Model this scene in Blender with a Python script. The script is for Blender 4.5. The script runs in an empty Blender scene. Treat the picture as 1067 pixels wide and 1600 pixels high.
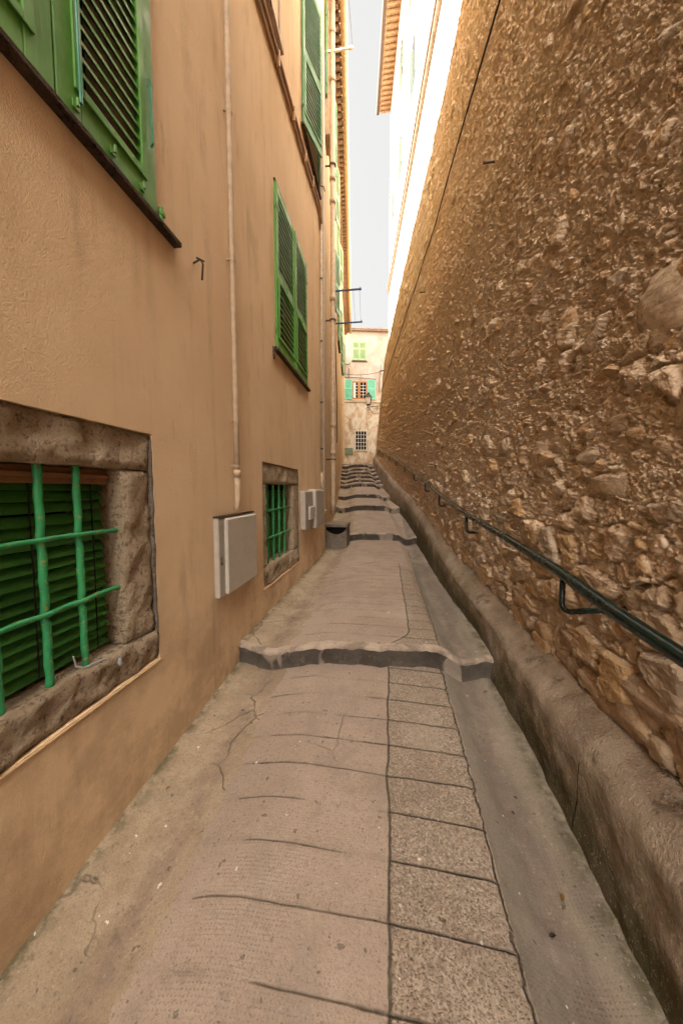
import bpy, math, random
import numpy as np
from mathutils import Vector, noise
random.seed(7)
R = math.radians
C = bpy.context.scene.collection

# ------------------------------------------------------------------ helpers
def interp(x, pts):
    if x <= pts[0][0]: return pts[0][1]
    for (a, b), (c, d) in zip(pts, pts[1:]):
        if x <= c: return b + (d-b)*(x-a)/(c-a)
    return pts[-1][1]
def vn(x, y, z, s=1.0): return noise.noise(Vector((x*s, y*s, z*s)))
def fb(x, y, z, s=1.0, o=4): return noise.fractal(Vector((x*s, y*s, z*s)), 0.8, 2.0, o)

OFF = {}
def wloc(o): return OFF.get(o.name, Vector((0, 0, 0))) if o else Vector((0, 0, 0))
def tag(o, label=None, cat=None, group=None, kind=None):
    if label: o['label'] = label
    if cat: o['category'] = cat
    if group: o['group'] = group
    if kind: o['kind'] = kind
    return o
def thing(name, loc, label, cat, group=None):
    o = bpy.data.objects.new(name, None); C.objects.link(o); o.location = loc
    o.empty_display_size = .2
    OFF[o.name] = Vector(loc)
    return tag(o, label, cat, group)

class MB:
    """collects world-space geometry, links it as ONE mesh object"""
    def __init__(s): s.v = []; s.f = []; s.m = []
    def add(s, vs, fs, mi=0):
        n = len(s.v); s.v += [tuple(v) for v in vs]
        for f in fs: s.f.append(tuple(i+n for i in f)); s.m.append(mi)
        return s
    def box(s, x0, y0, z0, x1, y1, z1, b=0.0, xf=None, mi=0):
        x0, x1 = min(x0, x1), max(x0, x1); y0, y1 = min(y0, y1), max(y0, y1); z0, z1 = min(z0, z1), max(z0, z1)
        if b <= 0:
            vs = [(x, y, z) for x in (x0, x1) for y in (y0, y1) for z in (z0, z1)]
            fs = [(0,1,3,2),(4,6,7,5),(0,4,5,1),(2,3,7,6),(0,2,6,4),(1,5,7,3)]
        else:
            b = min(b, (x1-x0)*.45, (y1-y0)*.45, (z1-z0)*.45)
            # chamfered box : 24 verts
            vs = []; idx = {}
            for ix, x in enumerate((x0, x1)):
                for iy, y in enumerate((y0, y1)):
                    for iz, z in enumerate((z0, z1)):
                        sx = 1 if ix == 0 else -1; sy = 1 if iy == 0 else -1; sz = 1 if iz == 0 else -1
                        for a, p in enumerate(((x, y+sy*b, z+sz*b), (x+sx*b, y, z+sz*b), (x+sx*b, y+sy*b, z))):
                            idx[ix, iy, iz, a] = len(vs); vs.append(p)
            g = lambda *k: idx[k]
            fs = []
            for i in (0, 1):
                q = [g(i,0,0,0), g(i,0,1,0), g(i,1,1,0), g(i,1,0,0)]; fs.append(q if i == 0 else q[::-1])
                q = [g(0,i,0,1), g(1,i,0,1), g(1,i,1,1), g(0,i,1,1)]; fs.append(q if i == 0 else q[::-1])
                q = [g(0,0,i,2), g(0,1,i,2), g(1,1,i,2), g(1,0,i,2)]; fs.append(q if i == 0 else q[::-1])
            for i in (0, 1):
                for j in (0, 1):
                    fs.append([g(i,j,0,0), g(i,j,1,0), g(i,j,1,1), g(i,j,0,1)])
                    fs.append([g(i,0,j,0), g(i,1,j,0), g(i,1,j,2), g(i,0,j,2)])
                    fs.append([g(0,i,j,1), g(1,i,j,1), g(1,i,j,2), g(0,i,j,2)])
                    for k in (0, 1): fs.append([g(i,j,k,0), g(i,j,k,1), g(i,j,k,2)])
        if xf: vs = [xf(v) for v in vs]
        return s.add(vs, fs, mi)
    def tube(s, pts, r, n=10, cap=True, rr=None, mi=0, xf=None):
        pts = [Vector(p) for p in pts]
        vs = []; fs = []
        up = None
        for i, p in enumerate(pts):
            d = (pts[min(i+1, len(pts)-1)] - pts[max(i-1, 0)]).normalized()
            if up is None: up = Vector((0, 0, 1)) if abs(d.z) < .9 else Vector((1, 0, 0))
            a = d.cross(up).normalized(); up = a.cross(d).normalized()
            q = rr[i] if rr else r
            for k in range(n):
                t = 2*math.pi*k/n
                vs.append(p + a*math.cos(t)*q + up*math.sin(t)*q)
        for i in range(len(pts)-1):
            for k in range(n):
                k2 = (k+1) % n
                fs.append((i*n+k, i*n+k2, (i+1)*n+k2, (i+1)*n+k))
        if cap:
            fs.append(tuple(range(n-1, -1, -1))); fs.append(tuple((len(pts)-1)*n+k for k in range(n)))
        if xf: vs = [xf(v) for v in vs]
        return s.add(vs, fs, mi)
    def blob(s, c, r, seed=0, sub=18, rough=.25, sq=.75):
        vs = []; fs = []
        nu, nv = sub, sub//2
        for j in range(nv+1):
            th = math.pi*j/nv
            for i in range(nu):
                ph = 2*math.pi*i/nu
                d = Vector((math.sin(th)*math.cos(ph), math.sin(th)*math.sin(ph), math.cos(th)))
                d2 = Vector([math.copysign(abs(k)**sq, k) for k in d])
                k = 1 + rough*noise.fractal(d*1.6+Vector((seed*3.1, seed, 0)), .7, 2, 4)
                vs.append((c[0]+d2.x*r[0]*k, c[1]+d2.y*r[1]*k, c[2]+d2.z*r[2]*k))
        for j in range(nv):
            for i in range(nu):
                i2 = (i+1) % nu
                fs.append((j*nu+i, (j+1)*nu+i, (j+1)*nu+i2, j*nu+i2))
        return s.add(vs, fs)
    def grid(s, fn, us, vs_, mi=0, flip=False):
        n = len(s.v); nu, nv = len(us), len(vs_)
        for v in vs_:
            for u in us: s.v.append(tuple(fn(u, v)))
        for j in range(nv-1):
            for i in range(nu-1):
                q = (n+j*nu+i, n+j*nu+i+1, n+(j+1)*nu+i+1, n+(j+1)*nu+i)
                s.f.append(q[::-1] if flip else q); s.m.append(mi)
        return s
    def build(s, name, mats, parent=None, smooth=False, label=None):
        o = wloc(parent)
        me = bpy.data.meshes.new(name)
        me.from_pydata([(v[0]-o.x, v[1]-o.y, v[2]-o.z) for v in s.v], [], s.f)
        if not isinstance(mats, (list, tuple)): mats = [mats]
        for m in mats: me.materials.append(m)
        if len(mats) > 1: me.polygons.foreach_set('material_index', s.m)
        if smooth: me.polygons.foreach_set('use_smooth', [True]*len(me.polygons))
        me.update()
        ob = bpy.data.objects.new(name, me); C.objects.link(ob)
        if parent: ob.parent = parent
        OFF[ob.name] = o.copy()
        if label: ob['label'] = label
        return ob
def smooth_angle(ob, deg=40):
    me = ob.data
    me.polygons.foreach_set('use_smooth', [True]*len(me.polygons))
    try: me.set_sharp_from_angle(angle=R(deg))
    except Exception: pass
    return ob
def arc(c, a, b, t0, t1, n, r):      # points c + r(cos t a + sin t b)
    a = Vector(a); b = Vector(b); c = Vector(c)
    return [c + a*math.cos(R(t0+(t1-t0)*i/n))*r + b*math.sin(R(t0+(t1-t0)*i/n))*r for i in range(n+1)]

# ------------------------------------------------------------------ shader DSL
class S:
    def __init__(s, nt, sock): s.nt = nt; s.k = sock
    def _m(s, op, *a, clamp=False):
        n = s.nt.nodes.new('ShaderNodeMath'); n.operation = op; n.use_clamp = clamp
        for i, x in enumerate((s,)+a):
            if isinstance(x, S): s.nt.links.new(x.k, n.inputs[i])
            else: n.inputs[i].default_value = x
        return S(s.nt, n.outputs[0])
    def __add__(s, o): return s._m('ADD', o)
    def __radd__(s, o): return s._m('ADD', o)
    def __sub__(s, o): return s._m('SUBTRACT', o)
    def __mul__(s, o): return s._m('MULTIPLY', o)
    def __rmul__(s, o): return s._m('MULTIPLY', o)
    def __truediv__(s, o): return s._m('DIVIDE', o)
    def inv(s): return (s*-1.0)+1.0
    def abs(s): return s._m('ABSOLUTE')
    def fract(s): return s._m('FRACT')
    def max(s, o): return s._m('MAXIMUM', o)
    def min(s, o): return s._m('MINIMUM', o)
    def gt(s, o): return s._m('GREATER_THAN', o)
    def lt(s, o): return s._m('LESS_THAN', o)
    def pw(s, o): return s._m('POWER', o)
    def sin(s): return s._m('SINE')
    def step(s, a, b, c=0.0, d=1.0, sm=True):
        n = s.nt.nodes.new('ShaderNodeMapRange'); n.interpolation_type = 'SMOOTHSTEP' if sm else 'LINEAR'
        s.nt.links.new(s.k, n.inputs[0])
        for i, x in enumerate((a, b, c, d)):
            if isinstance(x, S): s.nt.links.new(x.k, n.inputs[i+1])
            else: n.inputs[i+1].default_value = x
        return S(s.nt, n.outputs[0])
class M:
    def __init__(m, name, rough=.9, spec=.2, metallic=0.0):
        m.mat = bpy.data.materials.new(name); m.mat.use_nodes = True
        m.nt = m.mat.node_tree; m.n = m.nt.nodes; m.l = m.nt.links
        m.bsdf = m.n['Principled BSDF']; m.out = m.n['Material Output']
        m.bsdf.inputs['Roughness'].default_value = rough
        m.bsdf.inputs['Specular IOR Level'].default_value = spec
        m.bsdf.inputs['Metallic'].default_value = metallic
        g = m.n.new('ShaderNodeNewGeometry'); m.pos = g.outputs['Position']; m.geo = g
        sp = m.n.new('ShaderNodeSeparateXYZ'); m.l.new(m.pos, sp.inputs[0])
        m.x, m.y, m.z = (S(m.nt, sp.outputs[i]) for i in range(3))
    def vec(m, x, y, z):
        n = m.n.new('ShaderNodeCombineXYZ')
        for i, a in enumerate((x, y, z)):
            if isinstance(a, S): m.l.new(a.k, n.inputs[i])
            else: n.inputs[i].default_value = a
        return n.outputs[0]
    def map(m, sc=(1, 1, 1), v=None, loc=(0, 0, 0)):
        n = m.n.new('ShaderNodeMapping'); m.l.new(v or m.pos, n.inputs[0])
        n.inputs['Scale'].default_value = sc; n.inputs['Location'].default_value = loc
        return n.outputs[0]
    def noise(m, scale=5, detail=4, rough=.55, v=None, dist=0.0, col=False):
        n = m.n.new('ShaderNodeTexNoise'); m.l.new(v or m.pos, n.inputs['Vector'])
        n.inputs['Scale'].default_value = scale; n.inputs['Detail'].default_value = detail
        n.inputs['Roughness'].default_value = rough; n.inputs['Distortion'].default_value = dist
        return n.outputs['Color'] if col else S(m.nt, n.outputs['Fac'])
    def vor(m, scale=5, v=None, feat='F1', rnd=1.0):
        n = m.n.new('ShaderNodeTexVoronoi'); m.l.new(v or m.pos, n.inputs['Vector']); n.feature = feat
        n.inputs['Scale'].default_value = scale; n.inputs['Randomness'].default_value = rnd
        if feat == 'DISTANCE_TO_EDGE': return S(m.nt, n.outputs['Distance'])
        sp = m.n.new('ShaderNodeSeparateXYZ'); m.l.new(n.outputs['Color'], sp.inputs[0])
        return S(m.nt, n.outputs['Distance']), [S(m.nt, sp.outputs[i]) for i in range(3)], n.outputs['Color']
    def warp(m, v, amp, scale, detail=2):
        c = m.noise(scale, detail, .5, v, col=True)
        a = m.n.new('ShaderNodeVectorMath'); a.operation = 'SUBTRACT'; m.l.new(c, a.inputs[0]); a.inputs[1].default_value = (.5, .5, .5)
        b = m.n.new('ShaderNodeVectorMath'); b.operation = 'SCALE'; m.l.new(a.outputs[0], b.inputs[0]); b.inputs['Scale'].default_value = amp
        d = m.n.new('ShaderNodeVectorMath'); d.operation = 'ADD'; m.l.new(b.outputs[0], d.inputs[0]); m.l.new(v, d.inputs[1])
        return d.outputs[0]
    def mix(m, f, a, b, mode='MIX'):
        n = m.n.new('ShaderNodeMix'); n.data_type = 'RGBA'; n.blend_type = mode
        if isinstance(f, S): m.l.new(f.k, n.inputs[0])
        else: n.inputs[0].default_value = f
        for i, c in ((6, a), (7, b)):
            if isinstance(c, (tuple, list)): n.inputs[i].default_value = (*c, 1)
            elif isinstance(c, S): m.l.new(c.k, n.inputs[i])
            else: m.l.new(c, n.inputs[i])
        return n.outputs[2]
    def ramp(m, f, stops):
        n = m.n.new('ShaderNodeValToRGB'); m.l.new(f.k, n.inputs[0]); e = n.color_ramp.elements
        while len(e) < len(stops): e.new(.5)
        for el, (p, c) in zip(e, stops): el.position = p; el.color = (*c, 1)
        return n.outputs[0]
    def color(m, c):
        if isinstance(c, (tuple, list)): m.bsdf.inputs['Base Color'].default_value = (*c, 1)
        else: m.l.new(c, m.bsdf.inputs['Base Color'])
        return m
    def rough(m, s): m.l.new(s.k, m.bsdf.inputs['Roughness']); return m
    def bump(m, h, dist=.01, strength=1.0):
        n = m.n.new('ShaderNodeBump'); n.inputs['Distance'].default_value = dist; n.inputs['Strength'].default_value = strength
        m.l.new(h.k, n.inputs['Height']); m.l.new(n.outputs[0], m.bsdf.inputs['Normal']); return m
    def disp(m, h, scale=1.0):
        n = m.n.new('ShaderNodeDisplacement'); n.inputs['Midlevel'].default_value = 0; n.inputs['Scale'].default_value = scale
        m.l.new(h.k, n.inputs['Height']); m.l.new(n.outputs[0], m.out.inputs['Displacement'])
        m.mat.displacement_method = 'BOTH'; return m

def plaster(name, a, b, stain, low=0.0, cold=0.0):
    m = M(name, .93, .12)
    big = m.noise(.9, 4, .6); mid = m.noise(4.5, 5, .65); streak = m.noise(1.0, 4, .6, m.map((7, 7, .55)))
    c = m.mix(big.step(.3, .7), a, b)
    c = m.mix(streak.step(.48, .72)*mid.step(.3, .7)*.6, c, stain)
    c = m.mix(m.noise(1.7, 6, .7, m.map((2.2, 2.2, .5), None, (3, 1, 2))).step(.56, .70)*.35, c, tuple(k*.8 for k in stain))
    c = m.mix(mid.step(.62, .8)*.35, c, tuple(min(1, k*1.25) for k in a))
    grime = m.z.step(.1, 1.5, 1, 0)*m.noise(2.2, 5, .7).step(.4, .62)
    c = m.mix(grime*low, c, tuple(k*.62 for k in stain))
    # little drips / pock marks
    pk = m.noise(9, 3, .5, m.map((1, 1, .3))).step(.70, .78)
    c = m.mix(pk*.35, c, tuple(k*.6 for k in stain))
    fine = m.noise(110, 3, .6); f2 = m.noise(38, 3, .6)
    tr = m.noise(140, 3, .7)
    c = m.mix(fine.step(.3, .7), c, m.mix(.82, c, (1, 1, 1), 'MULTIPLY'))
    m.color(c).bump(fine*.5+f2*.35+tr*.7+mid*1.3, .010, .6)
    return m.mat

def paint(name, col, col2, rough=.5, chips=None, chip=.72, grain=True, metallic=0):
    m = M(name, rough, .4, metallic)
    n1 = m.noise(3, 4, .6); g = m.noise(26, 4, .6, m.map((3, 3, .35)) if grain else None)
    c = m.mix(n1.step(.3, .7), col, col2)
    c = m.mix(g.step(.5, .8)*.45, c, tuple(min(1, k*1.5+.01) for k in col))
    sp = m.noise(60, 3, .6)
    if chips: c = m.mix(m.noise(45, 4, .7).step(chip, chip+.03), c, chips)
    d = m.noise(12, 4, .7).step(.55, .8)
    c = m.mix(d*.3, c, tuple(k*.45 for k in col2))
    m.color(c).bump(g*.6+sp*.4, .002, .6)
    m.rough(m.noise(8, 3, .5).step(.3, .7, rough-.1, rough+.15))
    return m.mat

def stone(name, a, b, dark, disp_=False, sc=1.0):
    m = M(name, .95, .1)
    n1 = m.noise(5*sc, 6, .7); n2 = m.noise(38*sc, 6, .75); n3 = m.noise(120*sc, 3, .6)
    c = m.mix(n1.step(.35, .65), a, b)
    c = m.mix(n2.step(.34, .50, 1, 0)*.85, c, dark)
    c = m.mix(n2.step(.62, .75)*.4, c, tuple(min(1, k*1.6) for k in a))
    c = m.mix(n3.step(.60, .68)*.5, c, dark)
    m.color(c).bump(n1*1.0+n2*1.6+n3*.6, .032, 1.0)
    return m.mat

def plain(name, c, rough=.6, spec=.3, metallic=0, var=.25):
    m = M(name, rough, spec, metallic)
    n = m.noise(14, 5, .65)
    m.color(m.mix(n.step(.35, .7), c, tuple(k*(1-var) for k in c))).bump(m.noise(70, 3, .6), .002, .5)
    return m.mat

MAT = {}
MAT['plaster'] = plaster('ochre_render', (.79, .58, .375), (.71, .505, .315), (.50, .33, .195), low=.5)
MAT['plaster_far'] = plaster('yellow_render', (.62, .44, .26), (.56, .37, .20), (.38, .22, .11), low=.0)
MAT['white_facade'] = plaster('white_render', (.86, .83, .76), (.82, .79, .72), (.7, .62, .52))
MAT['green'] = paint('green_shutter_paint', (.10, .29, .045), (.08, .235, .035), .5, (.26, .38, .16), .70)
MAT['green_pale'] = paint('weathered_green_paint', (.13, .28, .13), (.10, .24, .11), .55, (.3, .4, .28), .72)
MAT['mint'] = paint('mint_shutter_paint', (.16, .50, .33), (.13, .44, .29), .55)
MAT['sage'] = paint('pale_sage_paint', (.24, .33, .15), (.20, .28, .13), .55)
MAT['blind'] = paint('dark_green_slats', (.05, .20, .03), (.035, .15, .025), .45)
MAT['bar'] = paint('chipped_teal_green_paint', (.035, .30, .10), (.025, .23, .085), .5, (.30, .24, .08), .60, False)
MAT['bolt'] = paint('teal_rod_paint', (.02, .22, .12), (.02, .17, .1), .4, None, .7, False)
MAT['stone'] = stone('rough_travertine', (.68, .53, .375), (.57, .43, .29), (.20, .14, .095))
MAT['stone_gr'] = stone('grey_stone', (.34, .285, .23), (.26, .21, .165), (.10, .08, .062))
MAT['sill'] = stone('pale_sill_stone', (.66, .52, .37), (.52, .39, .265), (.18, .12, .08))
MAT['slate'] = stone('brown_slate_sill', (.15, .10, .07), (.10, .065, .045), (.03, .02, .015))
MAT['pipe'] = plain('beige_painted_pipe', (.47, .34, .225), .55, .35)
MAT['pipe_y'] = plain('cream_painted_pipe', (.66, .45, .24), .5, .35)
MAT['pipe_g'] = plain('grey_beige_duct', (.50, .40, .31), .6, .3)
MAT['conduit'] = plain('ochre_conduit', (.40, .22, .09), .5, .35)
MAT['box'] = plain('grey_meter_box', (.42, .37, .31), .55, .3, var=.14)
MAT['box_l'] = plain('light_meter_box', (.50, .45, .385), .5, .3, var=.1)
MAT['dark'] = plain('dark_interior', (.012, .010, .008), .95, .1)
MAT['iron'] = plain('rusty_iron', (.13, .09, .07), .7, .3, .4)
MAT['black'] = plain('black_iron', (.008, .009, .009), .5, .4, .3)
MAT['wood'] = plain('orange_wood', (.34, .15, .055), .5, .3)
MAT['wood_d'] = plain('brown_wood', (.30, .15, .07), .6, .3)
MAT['tile'] = plain('terracotta_tile', (.38, .24, .14), .9, .1, var=.5)
MAT['tile_g'] = plain('old_roof_tile', (.34, .24, .17), .9, .1, var=.5)
MAT['blue'] = plain('blue_painted_iron', (.035, .06, .17), .5, .4)
MAT['cable'] = plain('black_cable', (.025, .02, .018), .7, .2)
MAT['rope'] = plain('grey_line', (.35, .35, .36), .8, .1)
MAT['white'] = plain('white_paint', (.72, .70, .66), .5, .3, var=.08)
MAT['curtain'] = plain('white_curtain', (.7, .66, .6), .9, .1)
MAT['moss'] = plain('weed_leaves', (.07, .11, .025), .8, .2)
m = M('window_glass', .12, .5); m.color((.03, .035, .035)); MAT['glass'] = m.mat
m = M('lantern_glass', .25, .4); m.color((.75, .66, .55)); MAT['lglass'] = m.mat
# rail paint: glossy dark green with scuffs
m = M('dark_green_gloss', .3, .5)
c = m.mix(m.noise(40, 4, .7, m.map((1, .25, 1))).step(.66, .72), (.003, .012, .010), (.09, .07, .055))
m.color(c).bump(m.noise(30, 3, .5), .0015, .5); m.rough(m.noise(10, 4, .6).step(.3, .7, .14, .34)); MAT['rail'] = m.mat

# ---- rubble wall: one shader gives colour and true displacement
def rubble():
    m = M('rubble_masonry', .96, .08)
    v = m.map((1.0, 1.0, 1.35))
    vw = m.warp(v, .16, 3.0, 3); vw = m.warp(vw, .035, 16, 3)
    def layer(scale, thr, seed, e=.16):
        vv = m.map((1, 1, 1), vw, (seed, seed*1.7, seed*.6))
        ed = m.vor(scale, vv, 'DISTANCE_TO_EDGE'); f, cols, col = m.vor(scale, vv)
        mask = cols[0].lt(thr)
        shape = ed.step(.02, e)
        return mask, shape*mask, cols, ed
    band = m.noise(.55, 2, .5)
    rub = m.z.step(1.2, 5.5, 1, 0)
    low = m.z.step(.9, 1.7, 1, 0)
    t1 = rub*.14+low*.45+band.step(.45, .65)*.10+.01
    t2 = rub*.16+low*.38+.05
    t3 = rub*.16+.12
    k1, s1, c1, e1 = layer(4.2, t1, 0.0, .15)
    k2, s2, c2, e2 = layer(9.5, t2, 3.7, .2)
    k3, s3, c3, e3 = layer(23, t3, 8.1, .25)
    s2 = s2*(k1.inv()); s3 = s3*(k1.inv())*(k2.inv())
    rough1 = m.noise(13, 7, .72, v); rough2 = m.noise(45, 4, .75, v); big = m.noise(1.6, 4, .6, v)
    facet = m.noise(7, 5, .6, m.map((1, 1, 2.2)))
    anyst = (s1+s2+s3).min(1.0)
    pits = m.noise(30, 5, .65, v).step(.30, .44, -1, 0)
    h = s1*(c1[1]*.030+.006) + s1*facet*.035 + s2*(c2[1]*.024+.006) + s3*(c3[1]*.012+.005)
    h = h + (rough1-.5)*(anyst.inv()*.085+.022) + (rough2-.5)*(anyst.inv()*.055+.012) + (big-.5)*.05 + pits*anyst.inv()*.014
    h = h + e1.step(.0, .05, -.02, 0)*k1
    # colours
    mort = m.mix(m.noise(7, 6, .7).step(.35, .65), (.76, .60, .44), (.62, .46, .32))
    mort = m.mix(m.noise(40, 5, .7).step(.56, .68)*.55, mort, (.74, .62, .48))
    mort = m.mix(m.noise(22, 5, .7).step(.30, .46, 1, 0)*.35, mort, (.30, .20, .13))
    st = lambda c: m.ramp(c, [(0, (.46, .31, .18)), (.25, (.62, .42, .23)), (.5, (.53, .38, .25)), (.72, (.62, .47, .32)), (.9, (.44, .33, .23)), (1, (.72, .61, .48))])
    stv = m.noise(16, 6, .7)
    def stc(c):
        x = st(c); x = m.mix(stv.step(.3, .7)*.6, x, m.mix(1.0, x, (.62, .55, .5), 'MULTIPLY'))
        return m.mix(rough2.step(.6, .75)*.25, x, (.45, .34, .24))
    c = m.mix(s3.step(.2, .6), mort, stc(c3[2]))
    c = m.mix(s2.step(.15, .5), c, stc(c2[2]))
    c = m.mix(s1.step(.12, .45), c, stc(c1[2]))
    c = m.mix(m.y.step(4.0, 11.0)*m.z.step(1.5, 3.5)*.6, c, m.mix(rough1.step(.35, .65), (.62, .45, .27), (.80, .63, .41)))
    # ochre upper render, lightened to carry the brighter light near the top; brown blotches
    up = m.z.step(3.0, 8.5)
    och = m.mix(m.noise(3.0, 5, .7, m.map((1, 1, .4))).step(.4, .62), (.78, .60, .39), (.82, .62, .38))
    c = m.mix(up*.6, c, och)
    c = m.mix(m.noise(2.4, 5, .65, m.map((1, 1, .5))).step(.52, .7)*.35, c, (.40, .22, .085))
    m.color(c)
    m.disp(h, 1.0); m.mat.displacement_method = 'DISPLACEMENT'
    m.bump(rough1*.8+rough2*.55+facet*.3, .055, .85)
    return m.mat
MAT['rubble'] = rubble()
m = M('cobble', .9, .15)
oi = m.n.new('ShaderNodeObjectInfo'); rnd = S(m.nt, oi.outputs['Random'])
c = m.ramp(rnd, [(0, (.38, .25, .14)), (.3, (.50, .34, .20)), (.6, (.44, .31, .20)), (.85, (.52, .40, .28)), (1, (.58, .48, .36))])
nn = m.noise(14, 7, .72)
c = m.mix(nn.step(.3, .7)*.7, c, m.mix(1.0, c, (.45, .38, .33), 'MULTIPLY'))
c = m.mix(m.noise(50, 4, .7).step(.58, .7)*.5, c, (.5, .38, .26))
m.color(c).bump(nn*1.3+m.noise(45, 5, .7)*.5+m.noise(9, 3, .5, m.map((1, 1, 4)))*1.2, .02, 1.0); MAT['cobble'] = m.mat
m = M('white_pebble', .75, .2); m.color(m.mix(m.noise(20, 5, .6).step(.4, .7), (.58, .47, .36), (.40, .29, .20))).bump(m.noise(25, 4, .6), .008, .7); MAT['pebble'] = m.mat

# plinth cement
m = M('cement_plinth', .92, .15)
n1 = m.noise(2.2, 5, .65); n2 = m.noise(14, 6, .7); n3 = m.noise(90, 3, .65)
c = m.mix(n1.step(.35, .65), (.325, .255, .195), (.215, .163, .12))
c = m.mix(n2.step(.5, .68)*.5, c, (.33, .26, .19))
c = m.mix(m.noise(5, 5, .7).step(.56, .70)*.7, c, (.075, .052, .035))
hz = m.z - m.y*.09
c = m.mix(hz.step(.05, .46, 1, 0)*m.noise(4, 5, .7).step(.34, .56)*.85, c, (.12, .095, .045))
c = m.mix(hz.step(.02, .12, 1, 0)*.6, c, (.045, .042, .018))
c = m.mix(n3.step(.58, .7)*.5, c, (.48, .40, .31)); c = m.mix(n3.step(.28, .42, 1, 0)*.5, c, (.11, .085, .06))
ck = (m.y+m.noise(9, 3, .6)*.03-1.555).abs().step(.0, .005, 1, 0)*m.z.step(.36, .40, 1, 0)
c = m.mix(ck, c, (.01, .008, .006))
m.color(c).bump(n1*1.4+n2*.8+n3*.6+ck*-1.2, .028, .8); MAT['plinth'] = m.mat

# ---- street surface
def street_mat():
    m = M('cast_concrete_street', .9, .2)
    wob = m.noise(3.0, 3, .6); wob2 = m.noise(16, 3, .6)
    xx = m.x+(wob-.5)*.05+(wob2-.5)*.015
    # centre line follows the lane where it bends left
    bend = (m.y-8.0).max(0.0); cx = m.x+bend*.09
    first = m.y.lt(2.62)
    left_edge = m.y.step(2.6, 2.9, .02, .20)
    stripL = xx-left_edge
    strip = stripL.gt(0.0)*xx.lt(.43)*m.y.lt(5.2)
    lg = (cx+(wob-.5)*.22+(wob2-.5)*.06).lt(-.80)
    rg = xx.gt(.445)
    n1 = m.noise(1.6, 5, .65); n2 = m.noise(9, 6, .7); n3 = m.noise(70, 4, .65)
    base = m.mix(n1.step(.35, .65), (.365, .282, .222), (.31, .236, .185))
    base = m.mix(n2.step(.52, .72)*.35, base, (.40, .31, .24))
    lgc = m.mix(m.noise(2.5, 6, .7).step(.4, .6), (.36, .28, .195), (.28, .21, .14))
    lgc = m.mix(m.noise(7, 6, .75).step(.58, .68)*.6, lgc, (.10, .075, .045))
    rgc = m.mix(m.noise(1.8, 5, .65, m.map((3, .7, 1))).step(.4, .6), (.235, .20, .155), (.175, .148, .115))
    rgc = m.mix((m.x-.62).abs().step(.02, .13, 1, 0)*n2.step(.35, .6)*.55, rgc, (.15, .105, .09))
    # exposed aggregate of the paving strip
    f, cc, _ = m.vor(130)
    agg = m.ramp(cc[0], [(0, (.19, .15, .115)), (.35, (.28, .22, .17)), (.7, (.34, .275, .21)), (1, (.44, .37, .30))])
    agg = m.mix(n1.step(.3, .7)*.4, agg, (.24, .165, .11))
    c = m.mix(strip, base, agg)
    c = m.mix(rg, c, rgc); c = m.mix(lg, c, lgc)
    c = m.mix((m.x+bend*.1+.93+(wob-.5)*.12).abs().step(.0, .13, 1, 0)*n2.step(.32, .6)*.6, c, (.19, .13, .105))
    c = m.mix(m.noise(4.5, 6, .75).step(.55, .72)*.35, c, (.15, .115, .085))
    # transverse joints
    jy = (m.y+(wob-.5)*.012+(wob2-.5)*.004+m.x*.02)/.192
    fr = (jy.fract()-.5).abs()
    part = m.noise(2.3, 3, .6, m.map((1, 2.5, 1))).step(.42, .56)
    jline = fr.step(.0, .022, 1, 0)
    centre = (lg.inv())*(rg.inv())
    jline = fr.step(.0, .034, 1, 0).min(1.0); jm = jline*centre*(strip.max(part*(xx+(wob-.5)*.5).gt(-.70)*.8))
    jdeep = fr.step(.0, .03, 1, 0)*strip
    jdark = m.noise(5.5, 4, .7).step(.5, .64)*fr.step(.0, .05, 1, 0)*centre*part
    c = m.mix(jm*.75, c, (.085, .065, .05)); c = m.mix(jdark*.8, c, (.055, .047, .03)); c = m.mix(fr.step(.0, .16, 1, 0)*centre*n2.step(.4, .6)*.25, c, (.17, .13, .10))
    # long cracks
    j1 = stripL.abs().step(.0, .008, 1, 0)*m.y.lt(5.5)
    j2 = (xx-.437+(wob2-.5)*.03).abs().step(.0, .008, 1, 0)*m.y.lt(7)
    crk = m.noise(1.1, 4, .62, None, .6)
    ev = m.vor(.75, m.warp(m.warp(m.pos, .5, 1.3, 3), .06, 11, 3), 'DISTANCE_TO_EDGE'); j3 = ev.step(.0, .006, 1, 0)*m.noise(.9, 2, .5).step(.5, .56)*.6*strip.inv()
    jl = m.noise(2.6, 5, .65, None, .8)
    j4 = m.vor(2.6, m.warp(m.warp(m.pos, .3, 2.3, 3), .05, 14, 3), 'DISTANCE_TO_EDGE').step(.0, .018, 1, 0)*lg*m.noise(1.7, 2).step(.5, .58)*.7
    moss = m.noise(7, 4, .7).step(.5, .62)
    c = m.mix((j1*.8).max(j2*.9), c, m.mix(moss, (.04, .03, .022), (.05, .055, .02)))
    c = m.mix((j3).max(j4*.8), c, (.06, .045, .03))
    # edge grime and moss
    c = m.mix((m.x+1.25).step(.0, .09, 1, 0)*m.y.lt(6.6)*m.noise(9, 5, .7).step(.38, .58)*.8, c, (.06, .055, .02))
    c = m.mix((m.x-.82).abs().step(.0, .07, 1, 0)*m.noise(9, 5, .7).step(.38, .6)*.8, c, (.055, .05, .022))
    # spots
    c = m.mix(m.noise(30, 2, .5).step(.70, .715)*.6, c, (.05, .04, .03))
    c = m.mix(m.noise(24, 2, .5, m.map((1, 1, 1), None, (5, 3, 1))).step(.76, .77)*.8, c, (.72, .66, .58))
    c = m.mix(n3.step(.58, .72)*.35, c, (.52, .44, .36)); c = m.mix(n3.step(.30, .44, 1, 0)*.6, c, (.13, .10, .08))
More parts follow.
